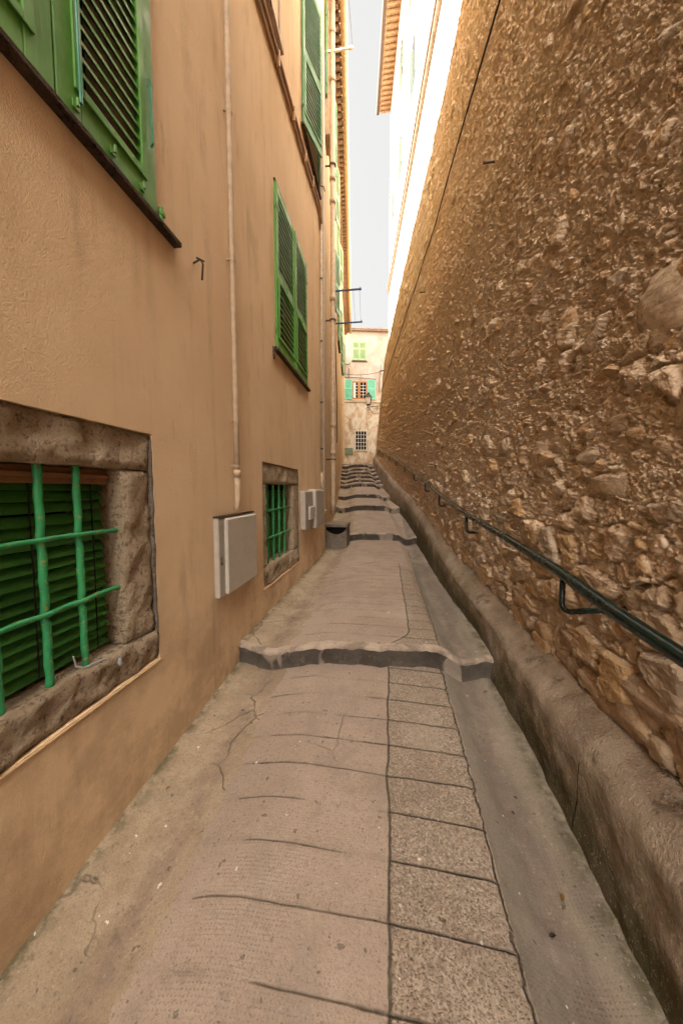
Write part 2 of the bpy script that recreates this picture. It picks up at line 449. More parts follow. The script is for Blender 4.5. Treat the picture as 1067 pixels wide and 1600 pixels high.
    c = m.mix(m.noise(150, 2, .6).step(.56, .66)*.4, c, (.14, .11, .085)); c = m.mix(m.noise(2.1, 6, .75, m.map((1, 1, 1), None, (2, 9, 0))).step(.54, .66)*.35, c, (.185, .145, .12))
    c = m.mix(m.noise(3.2, 6, .75, None, .4).step(.52, .62)*.22, c, (.20, .165, .135)); c = m.mix(m.noise(1.3, 5, .7, m.map((1, 1, 1), None, (7, 2, 0))).step(.55, .7)*.3, c, (.43, .36, .29))
    # grid of pressed dimples
    px = (m.x*math.pi*2/.0135).sin(); py = (m.y*math.pi*2/.0135).sin()
    dim = (px*py*-1.0).step(.15, .9)
    px2 = (px*1.0).step(.2, .9)*(py.step(.2, .9))
    dmask = m.noise(2.3, 5, .7).step(.36, .68)*.7*n3.step(.3, .55)*(strip.inv())*(lg.inv()*.8+.2)
    c = m.mix(px2*dmask*.22, c, m.mix(1.0, c, (.42, .38, .36), 'MULTIPLY'))
    rdark = m.geo.outputs['Normal']
    h = n1*.8+n2*.5+n3*.22-px2*dmask*.32-jm*.5-jdeep*.9-j1*.8-j2*.9-j3*.6-j4*.6+(f.step(.0, .5, 1, 0)*strip*.35)
    h = h+lg*.15
    m.color(c).bump(h, .014, .9)
    return m.mat
MAT['street'] = street_mat()
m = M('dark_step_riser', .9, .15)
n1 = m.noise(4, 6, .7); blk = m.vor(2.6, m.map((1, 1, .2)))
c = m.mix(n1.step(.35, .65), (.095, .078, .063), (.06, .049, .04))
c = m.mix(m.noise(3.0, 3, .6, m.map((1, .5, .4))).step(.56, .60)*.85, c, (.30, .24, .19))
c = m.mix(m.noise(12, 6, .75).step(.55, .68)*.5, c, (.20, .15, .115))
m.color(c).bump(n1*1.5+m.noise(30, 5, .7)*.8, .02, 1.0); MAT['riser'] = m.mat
m = M('worn_nosing', .9, .15)
n1 = m.noise(5, 6, .7)
c = m.mix(n1.step(.4, .6), (.42, .335, .26), (.24, .19, .15)); c = m.mix(m.noise(3, 3, .6).step(.56, .6)*.7, c, (.46, .34, .25))
m.color(c).bump(n1*1.5+m.noise(30, 5, .7)*.8, .02, 1.0); MAT['nosing'] = m.mat
# patchy far facade
m = M('patched_lime_render', .95, .1)
n1 = m.noise(.9, 6, .68); n2 = m.noise(1.9, 6, .7, m.map((1, 1, .55)), .6); n3 = m.noise(9, 6, .75)
upz = m.z.step(6.5, 10.5)
c = m.mix(n1.step(.38, .6), (.46, .36, .26), (.39, .28, .185))
c = m.mix(n2.step(.47, .56)*.8, c, m.mix(upz, (.56, .49, .40), (.52, .47, .43)))
c = m.mix(n2.step(.40, .44, 1, 0)*m.noise(3.2, 4, .7).step(.42, .55)*.8, c, (.30, .17, .085))
c = m.mix(upz*.7, c, (.33, .275, .235))  # upper facade coloured darker to offset the strong light falling there
c = m.mix(n3.step(.56, .7)*.5, c, (.30, .20, .13))
c = m.mix(m.z.step(12.0, 12.6)*.6, c, (.28, .19, .12))
m.color(c).bump(n1+n2*1.2+n3, .03, .9); MAT['patched'] = m.mat
m = M('bare_earth', .95, .1); m.color(m.mix(m.noise(2, 5).step(.4, .6), (.22, .17, .12), (.30, .24, .17))); MAT['ground'] = m.mat

# ------------------------------------------------------------------ geometry data of the lane
STEPS = [(2.60, .170, .337), (7.80, .40, .575), (11.0, .895, 1.085), (12.9, 1.262, 1.425), (14.8, 1.71, 1.90),
         (15.22, 1.93, 2.083), (15.64, 2.11, 2.29), (16.06, 2.315, 2.485), (16.48, 2.51, 2.675), (16.9, 2.70, 2.905)]
def XL(d): return -1.25 if d < 6.58 else -1.27-.1*(d-6.58)
XRP = [(-6, .82), (2.7, .82), (4, .745), (7.7, .66), (9.4, .54), (11, .38), (12.9, .07), (14.8, -.20), (15.2, -.33), (16.06, -.53), (16.9, -.74), (17.2, -.8)]
def XR(d): return interp(d, XRP)
def crown(d):
    z0, y0 = -.25, -6.0
    for (y, a, b) in STEPS:
        if d <= y: return z0+(a-z0)*(d-y0)/(y-y0)
        y0, z0 = y, b
    return z0+.01*(d-y0)

def sstep(a, b, x):
    t = max(0, min(1, (x-a)/(b-a))); return t*t*(3-2*t)
def profile(x, d):
    l, r = XL(d), XR(d)
    ul = x-l; ur = r-x
    w = min(1.0, (r-l)/2.0)
    dl = -.085*(1-sstep(.20*w, .80*w, ul)) + .030*(1-sstep(0, .26*w, ul))
    dr = -.10*(1-sstep(.20*w, .42*w, ur)) + .035*(1-sstep(0, .16*w, ur))
    near = 1-sstep(0.2, 2.2, d)
    dl -= .035*near*(1-sstep(.1, .8, ul))
    cr = .018*math.cos(max(-1, min(1, (x-(l+r)/2)/(w*.8)))*math.pi/2)
    return dl+dr+cr

# ------------------------------------------------------------------ STREET
mb = MB()
NX = 150
bounds = [(-6.0, None, -.25)]+STEPS+[(17.4, 2.93, None)]
def wig(i, x):
    if i <= 0 or i > len(STEPS): return 0
    w = .045*fb(x, i*3.3, 0, 2.2, 4)+.016*vn(x, i, 0, 12)
    if i == 1: w += .03*sstep(-.9, -1.2, x) + .02*math.sin(x*3) + (.06*sstep(.5, .8, x))
    return w
prev = None; rows = []
for i in range(len(bounds)-1):
    y0 = bounds[i][0]; y1 = bounds[i+1][0]; z0 = bounds[i][2]; z1 = bounds[i+1][1]
    if i == 0:
        ts = [-6+.25*k for k in range(27)]; k = 1/.72
        ts = [t for t in ts if t < .7]
        while k > 1/y1: ts.append(1/k); k -= .0058 if k > .6 else .004
        ts.append(y1); ts = [(t-y0)/(y1-y0) for t in ts]
    else:
        n = max(4, int(1/y0/.0035*(1-y0/y1)*1.0)+4) if i < 5 else 4
        ts = [k/n for k in range(n+1)]
    for j, t in enumerate(ts):
        row = []
        for k in range(NX+1):
            s = k/NX
            yc = y0+(y1-y0)*t
            l = XL(yc)-.12; r = XR(yc)+(.16 if yc < 17 else 2.5)
            x = l+(r-l)*s
            y = (y0+wig(i, x))*(1-t)+(y1+wig(i+1, x))*t
            z = z0+(z1-z0)*t+profile(x, yc)+.008*fb(x, y, 0, 1.3, 3)+.003*vn(x, y, 5, 9)
            if i > 0 and j == 0:
                z -= .004
            row.append((x, y, z))
        rows.append((row, i, j))
        if i > 0 and j == 0:   # rounded nosing row just behind the edge
            pass
n0 = len(mb.v)
allrows = []
for ri, (row, i, j) in enumerate(rows):
    if i > 0 and j == 0:
        # riser: bottom row slightly in front, nose rows
        lowrow = rows[ri-1][0]
        allrows.append(([(p[0], q[1]+.004, p[2]+.004) for p, q in zip(lowrow, lowrow)], 1))
        allrows.append(([(p[0], p[1]+.004+.012*vn(p[0], p[2], i, 12), (p[2]*.45+q[2]*.55)) for p, q in zip(row, lowrow)], 1))
        allrows.append(([(p[0], p[1]-.012+.01*vn(p[0], p[2], i, 10), p[2]-(.026+.014*abs(vn(p[0], 2, i, 5)) if i < 5 else .075)+.010*vn(p[0], 2, i, 17)) for p in row], 1))
        allrows.append(([(p[0], p[1]-.006+.012*vn(p[0], 4, i, 13), p[2]-.008-.012*max(0, vn(p[0], 9, i, 7))) for p in row], 2))
        allrows.append(([(p[0], p[1]+.012, p[2]+.002) for p in row], 2))
        allrows.append(([(p[0], p[1]+.055+.045*vn(p[0], 7, i, 5)+.015*vn(p[0], 7, i, 17), p[2]+.004) for p in row], 2))
    else:
        allrows.append((row, 0))
for ri, (row, mi) in enumerate(allrows):
    mb.v += row
    if ri:
        a = (ri-1)*(NX+1); b = ri*(NX+1)
        mm = allrows[ri][1]
        for k in range(NX): mb.f.append((a+k, a+k+1, b+k+1, b+k)); mb.m.append(mm)
st = mb.build('street', [MAT['street'], MAT['riser'], MAT['nosing']], smooth=True)
st.data.set_sharp_from_angle(angle=R(50))
tag(st, kind='structure', label='stepped concrete lane with gutters on both sides')
g = MB(); g.box(-12, 17.3, 2.5, 12, 60, 2.93); tag(g.build('path', MAT['street']), kind='structure')
g = MB(); g.grid(lambda u, v: (u, v, -.62), [-400, -100, -20, 20, 100, 400], [-400, -100, -20, 20, 100, 400]); tag(g.build('ground', MAT['ground']), kind='structure')

# ------------------------------------------------------------------ RIGHT WALL
ZT = [(-6, 9.5), (5, 9.55), (6, 9.64), (8, 10.0), (10, 9.72), (12, 9.08), (14, 8.32), (17.05, 7.87)]
XT = [(-6, 1.30), (2, 1.28), (5, 1.20), (6, 1.16), (8, 1.11), (10, .856), (12, .49), (14, .143), (17.05, -.215)]
ZB = [(-6, .45), (1.3, .52), (2.5, .53), (3.5, .6), (5.6, .80), (7.8, 1.08), (10, 1.42), (12, 1.75), (15, 2.5), (17.05, 3.25)]
def smoothi(d, P, w=.8): return (interp(d-w, P)+2*interp(d, P)+interp(d+w, P))/4 if d < 16.2 else interp(d, P)
def XS(d): return smoothi(d, XRP)+interp(d, [(2.5, .25), (5, .22), (8, .18), (14, .14), (17, .12)])
def face(d, z):
    zb = smoothi(d, ZB); zt = smoothi(d, ZT)
    t = max(0, (z-zb)/(zt-zb))
    return XS(d)+(smoothi(d, XT)-XS(d))*(t**.85)
wall = thing('stone_wall', (1.2, 5, .5), 'tall rubble and render stone wall on the right of the lane', 'wall')
ks = [-6+.3*i for i in range(22)]
k = 1/.62; ks = [q for q in ks if q < .6]
while k > 1/17.05: ks.append(1/k); k -= .0021 if k > .30 else .0012
ks.append(17.05)
zt_ = []; z = 0.0
while z < 1.0:
    zt_.append(z); z += .00055 if z < .30 else (.0009 if z < .5 else .0018)
zt_.append(1.0)
def wallpt(d, t):
    zb = smoothi(d, ZB)-.16; ze = smoothi(d, ZT)
    z = zb+(ze-zb)*t + (.03*fb(d, 0, 0, 3, 3)*t**8)
    return (face(d, z), d, z)
# numpy assembly (dense)
cols = []
P = np.zeros((len(zt_), len(ks), 3), dtype=np.float32)
T = np.array(zt_)
for j, d in enumerate(ks):
    zb0 = smoothi(d, ZB); zb = zb0-.16; ze = smoothi(d, ZT)
    Z = zb+(ze-zb)*T + .04*fb(d, 0, 0, 3, 4)*T**10
    tt = np.clip((Z-zb0)/(ze-zb0), 0, None)
    xs = XS(d); P[:, j, 0] = xs+(smoothi(d, XT)-xs)*tt**.85; P[:, j, 1] = d; P[:, j, 2] = Z
# top cap and end return
def rowarr(a): return a
top = P[-1].copy(); cap = [P]
for o, dz in ((.10, .03), (.25, .02), (.45, -.05), (.45, -9.0)):
    r = top.copy(); r[:, 0] += o; r[:, 2] += dz; cap.append(r[None])
P = np.concatenate(cap, 0)
ends = []
for o, dy in ((.06, .03), (.2, .05), (.6, .06), (2.5, .1)):
    cc = P[:, -1].copy(); cc[:, 0] += o; cc[:, 1] += dy; ends.append(cc[:, None])
P = np.concatenate([P]+ends, 1)
nr, nc = P.shape[:2]
def npmesh(name, P, mat, parent):
    o = wloc(parent); nr, nc = P.shape[:2]
    V = (P.reshape(-1, 3)-np.array(o, dtype=np.float32)).astype(np.float32)
    idx = np.arange(nr*nc, dtype=np.int32).reshape(nr, nc)
    F = np.stack([idx[:-1, :-1], idx[1:, :-1], idx[1:, 1:], idx[:-1, 1:]], -1).reshape(-1, 4)
    me = bpy.data.meshes.new(name); me.vertices.add(len(V)); me.vertices.foreach_set('co', V.ravel())
    me.loops.add(F.size); me.loops.foreach_set('vertex_index', F.ravel())
    me.polygons.add(len(F)); me.polygons.foreach_set('loop_start', np.arange(0, F.size, 4, dtype=np.int32))
    me.polygons.foreach_set('use_smooth', np.ones(len(F), dtype=bool))
    me.materials.append(mat); me.update(); me.validate()
    ob = bpy.data.objects.new(name, me); C.objects.link(ob); ob.parent = parent; OFF[ob.name] = o.copy()
    return ob
npmesh('masonry', P, MAT['rubble'], wall)
# plinth
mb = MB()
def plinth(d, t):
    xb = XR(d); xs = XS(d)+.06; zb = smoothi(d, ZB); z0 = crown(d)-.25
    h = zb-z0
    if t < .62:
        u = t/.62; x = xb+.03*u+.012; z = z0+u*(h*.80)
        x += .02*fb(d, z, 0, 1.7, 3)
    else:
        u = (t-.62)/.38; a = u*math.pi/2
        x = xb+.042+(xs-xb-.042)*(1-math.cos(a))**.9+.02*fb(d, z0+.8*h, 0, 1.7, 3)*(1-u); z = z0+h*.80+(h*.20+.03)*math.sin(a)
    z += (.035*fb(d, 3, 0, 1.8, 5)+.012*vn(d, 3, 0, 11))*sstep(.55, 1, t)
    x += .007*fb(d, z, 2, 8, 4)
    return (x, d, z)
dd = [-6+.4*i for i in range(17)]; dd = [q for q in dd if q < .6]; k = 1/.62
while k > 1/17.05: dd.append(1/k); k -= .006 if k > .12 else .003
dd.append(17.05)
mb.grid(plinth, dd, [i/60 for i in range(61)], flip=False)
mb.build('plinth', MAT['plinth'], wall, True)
# cobbles standing proud of the masonry
def cob(d, z, r, mat='cobble', out=.0, seed=None, rough=.28):
    mb = MB(); x = face(d, z)
    mb.blob((x+.01-out, d, z), r, seed if seed is not None else d*7+z, 26, rough, .72)
    mb.build('cobble', MAT[mat], wall, True)
big = [(1.62, .60, (.07, .23, .075)), (1.36, .60, (.065, .07, .055)), (1.50, .74, (.06, .30, .06)), (1.95, .72, (.06, .20, .055)),
       (1.22, .70, (.06, .10, .10)), (2.35, .63, (.055, .12, .07)), (2.12, .60, (.05, .06, .045)), (2.75, .72, (.05, .17, .05)),
       (3.1, .69, (.05, .10, .06)), (1.10, .50, (.06, .07, .07)), (3.6, .78, (.05, .12, .06)), (1.35, 1.9, (.05, .13, .11)), (1.6, 2.35, (.05, .13, .16)),
       (1.85, 1.62, (.05, .14, .07)), (1.28, 1.28, (.05, .10, .06)), (2.6, 1.8, (.045, .11, .15)), (2.35, 2.6, (.045, .10, .13)), (3.3, 2.0, (.045, .12, .10))]
for (d, z, r) in big: cob(d, z, r, out=-.005)
for (d, z, r) in [(1.50, 1.38, (.03, .045, .04)), (2.55, .98, (.035, .06, .04)), (1.36, 1.18, (.035, .028, .05)), (1.9, 2.9, (.03, .03, .045)), (2.0, 1.25, (.02, .025, .03))]:
    cob(d, z, r, 'pebble', .002, rough=.38)
for i in range(70):
    q = random.random(); d = 1.0/(1/1.05+(1/9.0-1/1.05)*q)
    h = random.random()**1.8
    z = smoothi(d, ZB)+.05+h*1.5
    s = random.uniform(.022, .06)*(1+.3*(d > 3))
    cob(d, z, (s*.7, s*random.uniform(.9, 1.9), s*random.uniform(.7, 1.1)), out=random.uniform(-.012, .004))

# black cable along the upper wall
def cabpts(P, off=.02): return [(face(d, z)-off, d, z) for d, z in P]
CAB = [(CABD, CABZ) for CABD, CABZ in [(-3, 6.3), (2, 6.45), (4.1, 6.75), (5.2, 7.0), (7.0, 7.35), (9.0, 7.5), (11, 7.3), (13, 6.9), (15, 6.6), (16.95, 6.4)]]
pts = []
for (a, b), (c_, d_) in zip(CAB, CAB[1:]):
    for i in range(8):
        t = i/8; y = a+(c_-a)*t; pts.append((y, b+(d_-b)*t+.02*vn(y, 0, 0, 1.3)))
pts.append(CAB[-1])
mb = MB(); mb.tube([(face(y, z)-.035, y, z) for y, z in pts], .012, 6)
tag(mb.build('cable', MAT['cable'], None, True), 'thin black cable clipped along the upper part of the stone wall', 'cable')

# handrail
def railp(d): return (smoothi(d, XRP)+.13, d, interp(d, [(-2, .88), (.5, 1.02), (1.2, 1.06), (1.5, 1.085), (2, 1.15), (3.85, 1.315), (5.5, 1.52), (7.8, 1.83), (10, 2.2), (12, 2.60), (14, 3.03), (16.6, 3.55)]))
hr = thing('handrail', (.95, 1.5, 0), 'long dark green tubular handrail on curved brackets along the stone wall', 'handrail')
dd = [-2+.1*i for i in range(187)]
dd = [d for d in dd if d <= 16.6]
mb = MB(); mb.tube([railp(d) for d in dd]+[(railp(16.6)[0]+.14, 16.7, 3.56)], .030, 20)
mb.build('rail', MAT['rail'], hr, True)
for d in (-.3, 1.93, 3.9, 5.6, 7.3, 9.0, 10.7, 12.3, 13.8, 15.2, 16.4):
    x, y, z = railp(d); z -= .02
    mb = MB()
    drop = .135; rr = .055
    hdir = Vector((.42, -.82, .36)).normalized() if d < 3 else Vector((.70, -.65, .15)).normalized()
    wl = .02
    L = 0
    while True:
        p = Vector((x, y, z-drop-rr))+hdir*(rr+L)
        if p.x > face(p.y, p.z)+.0 or L > .5: break
        L += .01
    pts = [Vector((x, y, z)), Vector((x, y, z-drop))]+arc(Vector((x, y, z-drop))+hdir*rr, -hdir, Vector((0, 0, -1)), 10, 90, 8, rr)
    pts += [pts[-1]+hdir*L]
    mb.tube(pts, .0145, 12)
    mb.build('bracket', MAT['rail'], hr, True)

# iron pegs in the wall
for (d, z, L, lab) in [(4.05, 5.15, .12, 'short rusty iron peg high in the stone wall, the nearest one'), (9.0, 6.6, .14, 'short rusty iron peg under the black cable, mid wall'), (12.6, 6.4, .14, 'rusty iron peg near the far end of the stone wall')]:
    x = face(d, z)
    mb = MB(); mb.tube([(x+.05, d, z), (x-L*.8, d-.01, z-.004), (x-L, d-.01, z-.004)], .012, 8, rr=[.012, .012, .016])
    tag(mb.build('wall_peg', MAT['iron'], None, True), lab, 'peg', 'iron pegs in the stone wall')

# ------------------------------------------------------------------ LEFT BUILDING 1
def facade(mb, X, y0, y1, z0, z1, holes, depth=.35, step=.30, wob=.0):
    """front faces of a wall in the plane x=X facing +X with rectangular holes, plus reveals"""
    ys = sorted(set([y0, y1]+[h[0] for h in holes]+[h[1] for h in holes]))
    zs = sorted(set([z0, z1]+[h[2] for h in holes]+[h[3] for h in holes]))
    for a, b in zip(ys, ys[1:]):
        for c_, d_ in zip(zs, zs[1:]):
            cy, cz = (a+b)/2, (c_+d_)/2
            if any(h[0] < cy < h[1] and h[2] < cz < h[3] for h in holes): continue
            mb.add([(X, a, c_), (X, b, c_), (X, b, d_), (X, a, d_)], [(0, 1, 2, 3)])
    for (a, b, c_, d_) in holes:
        q = X-depth
        mb.add([(X, a, c_), (X, b, c_), (q, b, c_), (q, a, c_)], [(0, 3, 2, 1)])
        mb.add([(X, a, d_), (X, b, d_), (q, b, d_), (q, a, d_)], [(0, 1, 2, 3)])
        mb.add([(X, a, c_), (X, a, d_), (q, a, d_), (q, a, c_)], [(0, 3, 2, 1)])
        mb.add([(X, b, c_), (X, b, d_), (q, b, d_), (q, b, c_)], [(0, 1, 2, 3)])
        mb.add([(q, a, c_), (q, b, c_), (q, b, d_), (q, a, d_)], [(0, 1, 2, 3)], 1)
house = thing('apartment_building', (-4, 0, 0), 'ochre rendered house on the left with green shutters and stone framed cellar windows', 'building')
X0 = -1.25
H = {'A': (.31, 1.65, .66, 1.895), 'B': (3.235, 4.625, .565, 1.885), 'C': (.66, 1.71, 3.07, 4.93), 'D': (3.74, 5.08, 3.18, 4.92),
     'E': (2.75, 3.93, 6.55, 8.6), 'F': (5.0, 6.05, 6.80, 8.80), 'G': (.7, 1.7, 6.6, 8.6)}
mb = MB(); facade(mb, X0, -6, 6.58, -.6, 12.6, list(H.values()))
mb.box(-8, -6, -.6, X0-.352, 6.58, 12.6); mb.add([(X0-.352, 6.58, -.6), (X0, 6.58, -.6), (X0, 6.58, 12.6), (X0-.352, 6.58, 12.6)], [(0, 3, 2, 1)])
mb.add([(X0-.352, -6, -.6), (X0, -6, -.6), (X0, -6, 12.6), (X0-.352, -6, 12.6)], [(0, 1, 2, 3)])
mb.add([(X0-.352, -6, 12.6), (X0, -6, 12.6), (X0, 6.58, 12.6), (X0-.352, 6.58, 12.6)], [(0, 1, 2, 3)])
mb.build('wall', [MAT['plaster'], MAT['dark']], house)
mb = MB(); mb.box(-8.3, -6.3, 12.605, X0+.45, 6.7, 12.75)
for i in range(66):
    y = -6.2+i*.195; mb.tube([(-8, y, 13.6), (X0+.5, y, 12.82)], .08, 8)
mb.build('roof', MAT['tile'], house)

def rough_block(mb, x0, y0, z0, x1, y1, z1, amp=.008, res=.022, seed=0, s=9):
    """front(+X) face finely gridded and displaced, sides follow"""
    ny = max(2, int((y1-y0)/res)); nz = max(2, int((z1-z0)/res)); nx = max(2, int((x1-x0)/res))
    def dsp(p):
        n = Vector((fb(p[0]+seed, p[1], p[2], s, 5), fb(p[0], p[1]+seed+9, p[2], s, 5), fb(p[0]+3, p[1], p[2]+seed, s, 5)))
        return (p[0]+n.x*amp*1.6, p[1]+n.y*amp*.6, p[2]+n.z*amp*.6)
    L = lambda a, b, n: [a+(b-a)*i/n for i in range(n+1)]
    r = .012
    def shrink(p):   # soften edges
        e = 0
        if abs(p[0]-x1) < 1e-6:
            if min(abs(p[1]-y0), abs(p[1]-y1)) < 1e-6 or min(abs(p[2]-z0), abs(p[2]-z1)) < 1e-6: return (p[0]-r, p[1], p[2])
        return p
    mb.grid(lambda u, v: dsp(shrink((x1, u, v))), L(y0, y1, ny), L(z0, z1, nz))
    mb.grid(lambda u, v: dsp(shrink((u, y0, v))), L(x0, x1, nx), L(z0, z1, nz))
    mb.grid(lambda u, v: dsp(shrink((u, y1, v))), L(x0, x1, nx), L(z0, z1, nz), flip=True)
    mb.grid(lambda u, v: dsp(shrink((u, v, z1))), L(x0, x1, nx), L(y0, y1, ny))
    mb.grid(lambda u, v: dsp(shrink((u, v, z0))), L(x0, x1, nx), L(y0, y1, ny), flip=True)

def cellar_window(hole, inner, bars, hbars, label, xin=-1.38):
    a, b, c_, d_ = hole; ia, ib, ic, id_ = inner
    fx = X0-.014
    mb = MB()
    rough_block(mb, X0-.34, a+.002, id_, fx, b-.002, d_-.002, .009, .02, 1)
    rough_block(mb, X0-.34, ib, ic+.004, fx-.003, b-.003, id_-.004, .009, .02, 2)
    rough_block(mb, X0-.34, a+.003, ic+.004, fx-.004, ia, id_-.004, .009, .02, 3)
    sur = mb.build('window_surround', MAT['stone'], house, True, label)
    mb = MB(); rough_block(mb, X0-.34, a+.003, c_+.003, fx+.006, b-.003, ic, .014, .018, 5, 7)
    mb.build('sill', MAT['sill'], sur, True)
    # blind of slats
    mb = MB(); n = int((id_-ic)/.047)
    for i in range(n):
        z = ic+.012+i*.047
        def xf(v, z=z, i=i):
            x, y, zz = v; t = R(56)
            X = x*math.cos(t)-zz*math.sin(t); Z = x*math.sin(t)+zz*math.cos(t)
            return (xin-X, y, z+.028+Z+.004*math.sin(i*2.3)*(y-ia))
        mb.box(-.0245, ia+.004, -.0016, .0245, ib-.012, .0016, xf=xf)
    bl = mb.build('slatted_blind', MAT['blind'], sur)
    mb = MB()
    for y in ([ib-.09, ib-.36] if b < 2 else [ib-.25]):
        mb.tube([(xin+.026, y, id_-.03), (xin+.027, y+.002, (ic+id_)/2), (xin+.026, y, ic+.03)], .0032, 6)
    mb.build('blind_cord', MAT['cable'], sur)
    mb = MB(); mb.box(xin-.03, ia+.002, id_-.075, xin+.035, ib-.002, id_-.004, .004); mb.box(xin+.036, ia+.002, id_-.05, xin+.05, ib-.005, id_-.03, .003)
    mb.build('head_rail', MAT['wood_d'] if b < 2 else MAT['dark'], sur)
    for y in bars:
        mb = MB(); y2 = y+.004
        pts = []
        for i in range(40):
            z = ic-.01+(id_-ic+.02)*i/39; near = min(abs(z-h) for h in hbars)
            pts.append((-1.312-.004*math.exp(-(near/.03)**2), y+.0015*math.sin(i*.9), z))
        mb.tube(pts, .0145, 12, rr=[.0145*(1+.06*math.sin(i*1.7+y)) for i in range(40)])
        mb.build('upright_bar', MAT['bar'], sur, True)
    for h in hbars:
        mb = MB(); pts = []
        for i in range(60):
            y = ia-.01+(ib-ia+.05)*i/59; near = min(abs(y-q) for q in bars)
            pts.append((-1.312+.013*math.exp(-(near/.035)**2), y, h+.003*math.sin(y*9+h*7)))
        mb.tube(pts, .0105, 10, rr=[.0105*(1+.08*math.sin(i*.9)) for i in range(60)])
        mb.build('cross_bar', MAT['bar'], sur, True)
    return sur
sa = cellar_window(H['A'], (.50, 1.455, .828, 1.70), [.60, .765, .925, 1.098, 1.256], [1.118, 1.405], 'rough stone surround of the nearest barred window')
sb = cellar_window(H['B'], (3.40, 4.40, .775, 1.665), [3.52, 3.72, 3.93, 4.14], [1.06, 1.37], 'rough stone surround of the farther barred window', -1.42)
mb = MB(); mb.tube([(-1.30, 1.19, .90), (-1.30, 1.20, .85), (-1.285, 1.22, .836), (-1.265, 1.30, .832), (-1.26, 1.36, .80)], .0035, 6); mb.blob((-1.25, 1.375, .785), (.008, .010, .022), 3, 10)
mb.build('loose_blind_cord', MAT['rope'], sa)
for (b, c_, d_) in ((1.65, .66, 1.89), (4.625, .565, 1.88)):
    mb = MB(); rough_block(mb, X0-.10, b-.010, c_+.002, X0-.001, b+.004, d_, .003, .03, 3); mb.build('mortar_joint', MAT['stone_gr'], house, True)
# thin plaster lip under both surrounds
for (a, b, c_) in ((.31, 1.66, .655), (3.23, 4.63, .56)):
    mb = MB(); mb.box(X0-.005, a, c_-.010, X0+.005, b, c_+.001, .003); mb.build('plaster_lip', MAT['plaster_far'], house)

def leaf(y0, w, z0, h, mat, X=-1.25, ang=0, hinge='far', tiers=((.12, .93),), parent=None, stile=.07, pitch=.06, t=.034, tiltframe=True, name='shutter', hw=True, label=None, base=None):
    """louvred leaf; closed it lies in the plane x=X spanning y0..y0+w. ang opens it outwards about its hinge side"""
    mb = MB()
    hy = y0+w if hinge == 'far' else y0
    a = R(ang)*(1 if hinge == 'far' else -1)
    def xf(v):
        x, y, z = v; dy = y-hy
        X1 = x*math.cos(a)-dy*math.sin(a)*1; Y1 = x*math.sin(a)+dy*math.cos(a)
        q = (X+X1, hy+Y1, z)
        return base(q) if base else q
    bx = lambda *k, **kw: mb.box(*k, xf=xf, **kw)
    bx(0, y0, z0, t, y0+stile, z0+h, b=.004); bx(0, y0+w-stile, z0, t, y0+w, z0+h, b=.004)
    edges = [0]+[q for T_ in tiers for q in T_]+[1]
    for i in range(0, len(edges), 2):
        bx(.001, y0+stile, z0+edges[i]*h, t-.002, y0+w-stile, z0+edges[i+1]*h, b=.003)
    for (e0, e1) in tiers:
        za, zb = z0+e0*h, z0+e1*h
        n = int((zb-za)/pitch)
        for i in range(n):
            z = za+(i+.5)*(zb-za)/n
            s = .015
            vs = [(t*.5+.0165, y0+stile, z-s-.010), (t*.5+.0165, y0+stile, z-s+.006), (t*.5-.013, y0+stile, z+s+.004), (t*.5-.017, y0+stile, z+s-.003)]
            vs += [(v[0], y0+w-stile, v[2]) for v in vs]
            mb.add([xf(v) for v in vs], [(0, 1, 5, 4), (1, 2, 6, 5), (2, 3, 7, 6), (3, 0, 4, 7)])
    if tiltframe:
        e0, e1 = tiers[0]
        za, zb = z0+e0*h-.028, z0+e1*h+.028
        q = .024
        bx(t, y0+stile-q-.01, za, t+.010, y0+stile+.006, zb, b=.003); bx(t, y0+w-stile-.006, za, t+.010, y0+w-stile+q+.01, zb, b=.003)
        bx(t+.0005, y0+stile+.0065, za, t+.0105, y0+w-stile-.0065, za+.035, b=.003); bx(t+.0005, y0+stile+.0065, zb-.035, t+.0105, y0+w-stile-.0065, zb, b=.003)
    o = mb.build(name, mat, parent, False, label)
    if hw:
        for zz in (z0+.12*h, z0+.86*h):
            m2 = MB(); m2.box(t, hy-.10 if hinge == 'far' else hy-.012, zz-.012, t+.006, hy+.012 if hinge == 'far' else hy+.10, zz+.012, b=.002, xf=xf)
            m2.tube([xf((t*.5, hy+(.012 if hinge == 'far' else -.012), zz-.03)), xf((t*.5, hy+(.012 if hinge == 'far' else -.012), zz+.03))], .009, 8)
            m2.build('hinge', mat, o)
    return o, xf
XF = X0-.012
# window C (nearest, first floor): two closed leaves
for (y0, w, hg) in ((.615, .562, 'near'), (1.182, .545, 'far')):
    o, xf = leaf(y0, w, 3.055, 1.88, MAT['green'], XF, 0, hg, ((.075, .93),), house, stile=.105, pitch=.058, hw=False)
    if hg == 'far':
        mb = MB(); mb.tube([xf((.052, y0+.085, 3.12)), xf((.052, y0+.085, 4.9))], .006, 8); mb.build('bolt_rod', MAT['bolt'], o)
        mb = MB(); mb.tube([xf((.042, y0+w-.04, 3.36)), xf((.055, y0+w-.045, 3.37)), xf((.055, y0+w-.05, 3.62)), xf((.042, y0+w-.05, 3.64))], .0055, 8)
        mb.tube(arc(xf((.05, y0+w-.05, 3.655)), (0, 1, 0), (0, 0, 1), 0, 360, 12, .014), .003, 6, False); mb.build('latch', MAT['bolt'], o)
        for k in range(3):
            m2 = MB(); yy = y0+.06+k*.18; m2.box(.034, yy, 3.09, .040, yy+.03, 3.12, b=.002, xf=xf); m2.tube([xf((.048, yy+.015, 3.10)), xf((.048, yy+.015, 3.13))], .006, 8); m2.build('catch', MAT['green'], o)
